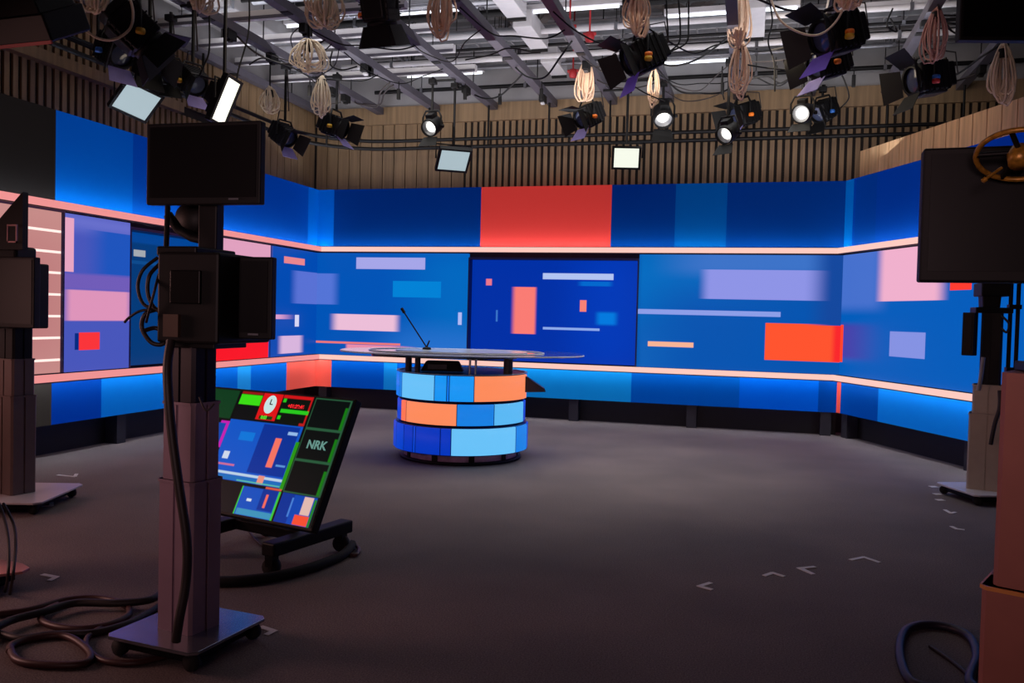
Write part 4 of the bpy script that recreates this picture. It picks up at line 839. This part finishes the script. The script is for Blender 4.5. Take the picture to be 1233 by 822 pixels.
# big cables on floor bottom left
def fcab(pts, r, m_, lab, grp=None, z=None): return cable([fl(x, y, (z if z is not None else r)) for x, y in pts], r, m_, lab, group=grp)
g_ = 'heavy cables coiled on the floor bottom left'
fcab([(-30, 742), (30, 735), (80, 722), (120, 720), (150, 728), (155, 740), (130, 752), (90, 757), (55, 750), (50, 738), (70, 728)], .017, CABR, 'upper oval coil of reddish cable left of the steel plate', g_)
fcab([(-30, 752), (20, 768), (60, 764), (110, 762), (150, 752), (175, 740), (200, 725), (230, 716)], .018, CABM, 'dark cable passing between the coil and the pedestal plate', g_)
fcab([(12, 780), (20, 794), (50, 800), (100, 799), (108, 785), (80, 766), (40, 768), (15, 776), (12, 784)], .017, CABR, 'lower ring of reddish cable near the bottom left edge', g_)
fcab([(122, 755), (105, 768), (106, 782), (125, 795), (160, 798), (200, 790), (225, 780)], .014, CABR, 'reddish cable curving round the tip of the steel plate', g_)
fcab([(-30, 770), (10, 748), (50, 737), (90, 726), (140, 726), (180, 722), (195, 712)], .02, CABM, 'dark cable reaching the column foot from the left edge', g_, .04)
# right foreground pedestal
pr = Vector((.90, 2.86, 0))
pedestal(pr, math.radians(-24), 'red-lit telescopic camera pedestal cut by the right edge', COLN, [.79, 1.42], [(.35, .30), (.30, .26)], .7, PLT, math.radians(30), rimm=mat('amber_collar', (226, 150, 80), .4, .1, .05))
t = thing('camera_head', 'black camera head on the right foreground pedestal', 'camera', (pr.x, pr.y, 1.42))  # head mounted on top of the pedestal column
MB().bb((-.11, -.11, 0), (.12, .12, .03)).build('mount_plate', BLK, t, bev=.005)
MB().bb((-.06, -.08, .03), (.12, .08, .42)).build('head_body', BLKM, t, bev=.01)
px_monitor(1110, 1262, 176, 340, 2.62, 'large black monitor seen from behind at the right edge', math.radians(-3), dep=.06)
q = atd(1228, 187, 2.2); t = thing('handwheel', 'dark spoked handwheel with gold glints in front of the right monitor', 'handwheel', q)
Mw = Matrix.Rotation(math.radians(-28), 4, 'X') @ Matrix.Rotation(math.radians(8), 4, 'Y')
p = MB(); p.M = Mw; p.tube([(.1 * math.cos(a), .1 * math.sin(a), 0) for a in [2 * math.pi * k / 32 for k in range(32)]], .007, 8, closed=True); p.build('rim', GOLD, t)
for k in range(5):
    p = MB(); p.M = Mw; a = 2 * math.pi * k / 5 + .5; p.tube([(0, 0, 0.01), (.098 * math.cos(a), .098 * math.sin(a), 0)], .007, 6); p.build('spoke', BLKM, t)
p = MB(); p.M = Mw; p.lathe([(0, -.03), (.025, -.03), (.03, 0), (.02, .025), (0, .03)], 14); p.build('hub', GOLD, t)
lv = atd(1183, 218, 2.17) - q; lv0 = atd(1206, 202, 2.18) - q
MB().tube([tuple(lv0), tuple(lv)], .004, 6).tube([tuple(lv * 1.0), tuple(lv + Vector((.008, 0, .006)))], .007, 6).build('crank', GOLD, t)
MB().tube([(0, 0, 0), (.03, .12, -.02)], .012, 6).build('axle', BLKM, t)
# right middle pedestal
c2 = Vector((2.08, 8.55, 0))
pedestal(c2, math.radians(-16), 'pale grey camera pedestal at the right in front of the blue wall', COLW, [.78, 1.04, 1.68], [(.30, .24), (.26, .2), (.17, .14)], .6, PLW, math.radians(38), dark=BLK)
t = thing('studio_camera', 'small black camera head on the pale right pedestal', 'camera', (c2.x, c2.y, 1.68))
q = aty(1192, 385, 8.5)
MB().bb((-.16, -.1, 0), (.14, .12, .05)).build('pan_plate', BLKM, t, bev=.006)
MB().box((-.03, 0, .10), (.14, .16, .11), taper=(1.1, 1)).build('pan_motor', BLK, t, bev=.01)
MB().bb((-.12, -.1, .15), (.12, .2, .27)).build('body', BLK, t, bev=.01)
lm = MB(); lm.M = Matrix.Translation((0, .2, .21)) @ Matrix.Rotation(-math.pi / 2, 4, 'X'); lm.lathe([(0, 0), (.05, 0), (.055, .14), (0, .14)], 18); lm.build('lens', BLKM, t)
MB().tube([(.14, 0, -.6), (.14, 0, .3)], .018, 8).build('thin_post', BLKM, t)
MB().tube([(.2, .0, -.5), (.2, .0, .32)], .018, 8).build('thin_post', BLKM, t)
MB().bb((.12, -.04, -.52), (.22, .04, -.48)).build('post_bracket', BLKM, t)
MB().bb((.12, -.04, .04), (.22, .04, .08)).build('post_bracket', BLKM, t)
px_monitor(1158, 1173, 376, 428, 8.4, 'small plum-coloured monitor turned sideways left of the pale pedestal', math.radians(-30), dep=.1)
t = MB().tube([PX(1184, 430, 8.38), PX(1181, 455, 8.38), PX(1178, 470, 8.38)], .018, 6).build('corrugated_hose', mat('pale_grey_hose', (150, 150, 155), .5)); tag(t, 'pale hose dropping from the sideways plum monitor', 'cable')
pcab([(1206, 380, 8.45), (1215, 390, 8.4), (1212, 400, 8.4), (1206, 395, 8.45)], .01, CABM, 'black cable loop right of the pale pedestal head')
pcab([(1204, 470, 8.38), (1204, 490, 8.36), (1198, 510, 8.36), (1193, 535, 8.38)], .018, CABM, 'black cable clipped to the side of the pale pedestal')
# far left pedestal
c3 = Vector((-5.42, 5.28, 0))
pedestal(c3, math.radians(-12), 'warm grey camera pedestal cut by the left edge, white plate', PINKC, [.85, 1.13, 1.36], [(.24, .2), (.22, .18), (.2, .16)], .74, PLW, math.radians(30), dark=BLK)
o3 = (c3.x, c3.y, 1.36)
t = thing('studio_camera', 'dark camera with a pointed prompter hood at the left edge', 'camera', o3)
MB().bb((-.16, -.12, 0), (.12, .2, .5)).build('body', BLK, t, bev=.012)
MB().bb((-.12, -.1, .5), (.1, .1, .62)).build('carry_handle', BLKM, t, bev=.02)
hp = [(-.5, 0), (.1, 0), (.1, .42), (.04, .32), (-.02, .0)]
p = MB(); z0 = PX(22, 300, 5.1).z - 1.36
xa, xb = PX(4, 300, 5.1).x - c3.x, PX(23, 300, 5.1).x - c3.x; zt = PX(18, 230, 5.1).z - 1.36
p._add([(xa - .12, -.15, z0), (xb, -.15, z0), (xb, -.15, zt), (xb - .035, -.15, zt - .03), (xa - .12, -.15, z0 + .18), (xa - .12, -.1, z0), (xb, -.1, z0), (xb, -.1, zt), (xb - .035, -.1, zt - .03), (xa - .12, -.1, z0 + .18)],
    [(0, 1, 2, 3, 4), (9, 8, 7, 6, 5), (0, 5, 6, 1), (1, 6, 7, 2), (2, 7, 8, 3), (3, 8, 9, 4), (4, 9, 5, 0)]); p.build('prompter_hood', BLK, t)
p = MB(); a = PX(8, 292, 5.08) - Vector(o3); b_ = PX(20, 272, 5.08) - Vector(o3)
p.bb((a.x, -.2, a.z), (b_.x, -.19, a.z + .012)).bb((a.x, -.2, b_.z), (b_.x, -.19, b_.z + .012)).bb((a.x, -.2, a.z), (a.x + .01, -.19, b_.z)).bb((b_.x - .01, -.2, a.z), (b_.x, -.19, b_.z)); p.build('hood_bracket', mat('pink_grey_metal', (150, 110, 112), .4, .5), t)
px_monitor(-40, 39, 309, 394, 5.0, 'dark monitor at the left edge on the far left camera', math.radians(3), dep=.06)
# near left pedestal plate (cut by the left edge)
t = thing('camera_pedestal', 'pink-lit pedestal base plate poking in at the left edge', 'camera pedestal', (-4.16, 3.72, 0))
MB().prism([(-.42, -.3), (.2, -.24), (.4, .0), (.38, .07), (.28, .12), (-.42, .2)], .085, .1).build('base_plate', mat('pink_lit_plate', (225, 150, 142), .35, .1, .04), t, bev=.003)  # pink light falling on the plate put into its base colour
MB().bb((-.4, -.2, .03), (.3, .05, .085)).build('drive_box', BLK, t)
for x, y in ((.24, .02), (.18, -.15), (-.3, 0)):
    wm = MB(); wm.M = Matrix.Translation((x, y, .035)) @ Matrix.Rotation(math.pi / 2, 4, 'X'); wm.lathe([(0, -.02), (.032, -.02), (.035, 0), (.032, .02), (0, .02)], 12); wm.build('wheel', PLAS, t)
p = MB(); rbox(p, -.25, -.05, .24, .2, .1, 1.3, 0, .014, .007); p.build('column_section', PINKC, t)
cable([atd(-4, 600, 4.9), atd(4, 620, 4.8), atd(10, 650, 4.6), atd(10, 690, 4.4), fl(6, 712, .012)], .008, CABM, 'thin black cable hanging at the left edge, outer one', group='hanging cables at the left edge')
cable([atd(4, 606, 4.9), atd(16, 630, 4.8), atd(19, 655, 4.6), atd(16, 690, 4.4), fl(12, 715, .012)], .008, CABM, 'thin black cable hanging at the left edge, inner one', group='hanging cables at the left edge')
# cable loop bottom right
fcab([(1200, 835), (1168, 822), (1176, 790), (1168, 768), (1146, 756), (1115, 752), (1092, 758), (1084, 775), (1086, 800), (1100, 822), (1140, 832)], .022, mat('dark_violet_cable', (40, 32, 50), .45, 0, .1), 'thick dark cable loop on the floor at the bottom right')
fcab([(1120, 778), (1145, 795), (1165, 812), (1180, 830)], .01, CABM, 'thin black cable inside the bottom right loop')

# ------------------------------------------------------------ tape marks
def mark(pts, lab, wd=.03):
    P3 = [fl(x, y, 0) for x, y in pts]; c_ = P3[0].copy(); p_ = MB()
    for i in range(len(P3) - 1):
        a_, b2 = P3[i] - c_, P3[i + 1] - c_; d_ = b2 - a_
        p_.box(((a_ + b2) / 2 + Vector((0, 0, .0025 + .001 * i))), (d_.length + wd * .6, wd, .003), math.atan2(d_.y, d_.x))
    o_ = p_.build('tape_mark', TAPE); o_.location = c_; tag(o_, lab, 'tape mark', 'white tape marks on the floor')
mark([(70, 572), (90, 574), (92, 571)], 'white floor tape mark farthest up at the left')
mark([(57, 588), (74, 588), (77, 584)], 'white floor tape mark right of the far left white plate')
mark([(50, 610), (62, 609), (62, 605)], 'white floor tape mark under the front of the white plate')
mark([(52, 692), (68, 695), (60, 699)], 'white L tape mark beside the pink plate')
mark([(315, 755), (330, 760), (322, 764)], 'white tape mark at the right corner of the steel plate')
mark([(855, 702), (842, 706), (856, 710)], 'white chevron tape mark farthest left in the open floor')
mark([(921, 693), (930, 690), (943, 694)], 'faint white tape mark second from left in the open floor')
mark([(962, 684), (978, 691), (964, 684.5), (980, 683)], 'white chevron tape mark third from left in the open floor')
mark([(1025, 674), (1040, 671), (1058, 677)], 'wide white tape mark right of the chevrons')
for x, y, lab in ((1124, 586, 'upper'), (1129, 595, 'middle'), (1132, 602, 'lower')):
    mark([(x - 2, y), (x + 2, y)], 'small white tape dab, %s of three left of the pale plate' % lab, .06)
mark([(1138, 614), (1145, 618), (1150, 617)], 'white tape mark just below the pale plate corner')
mark([(1146, 634), (1152, 637), (1160, 638)], 'white tape mark lowest under the pale pedestal')
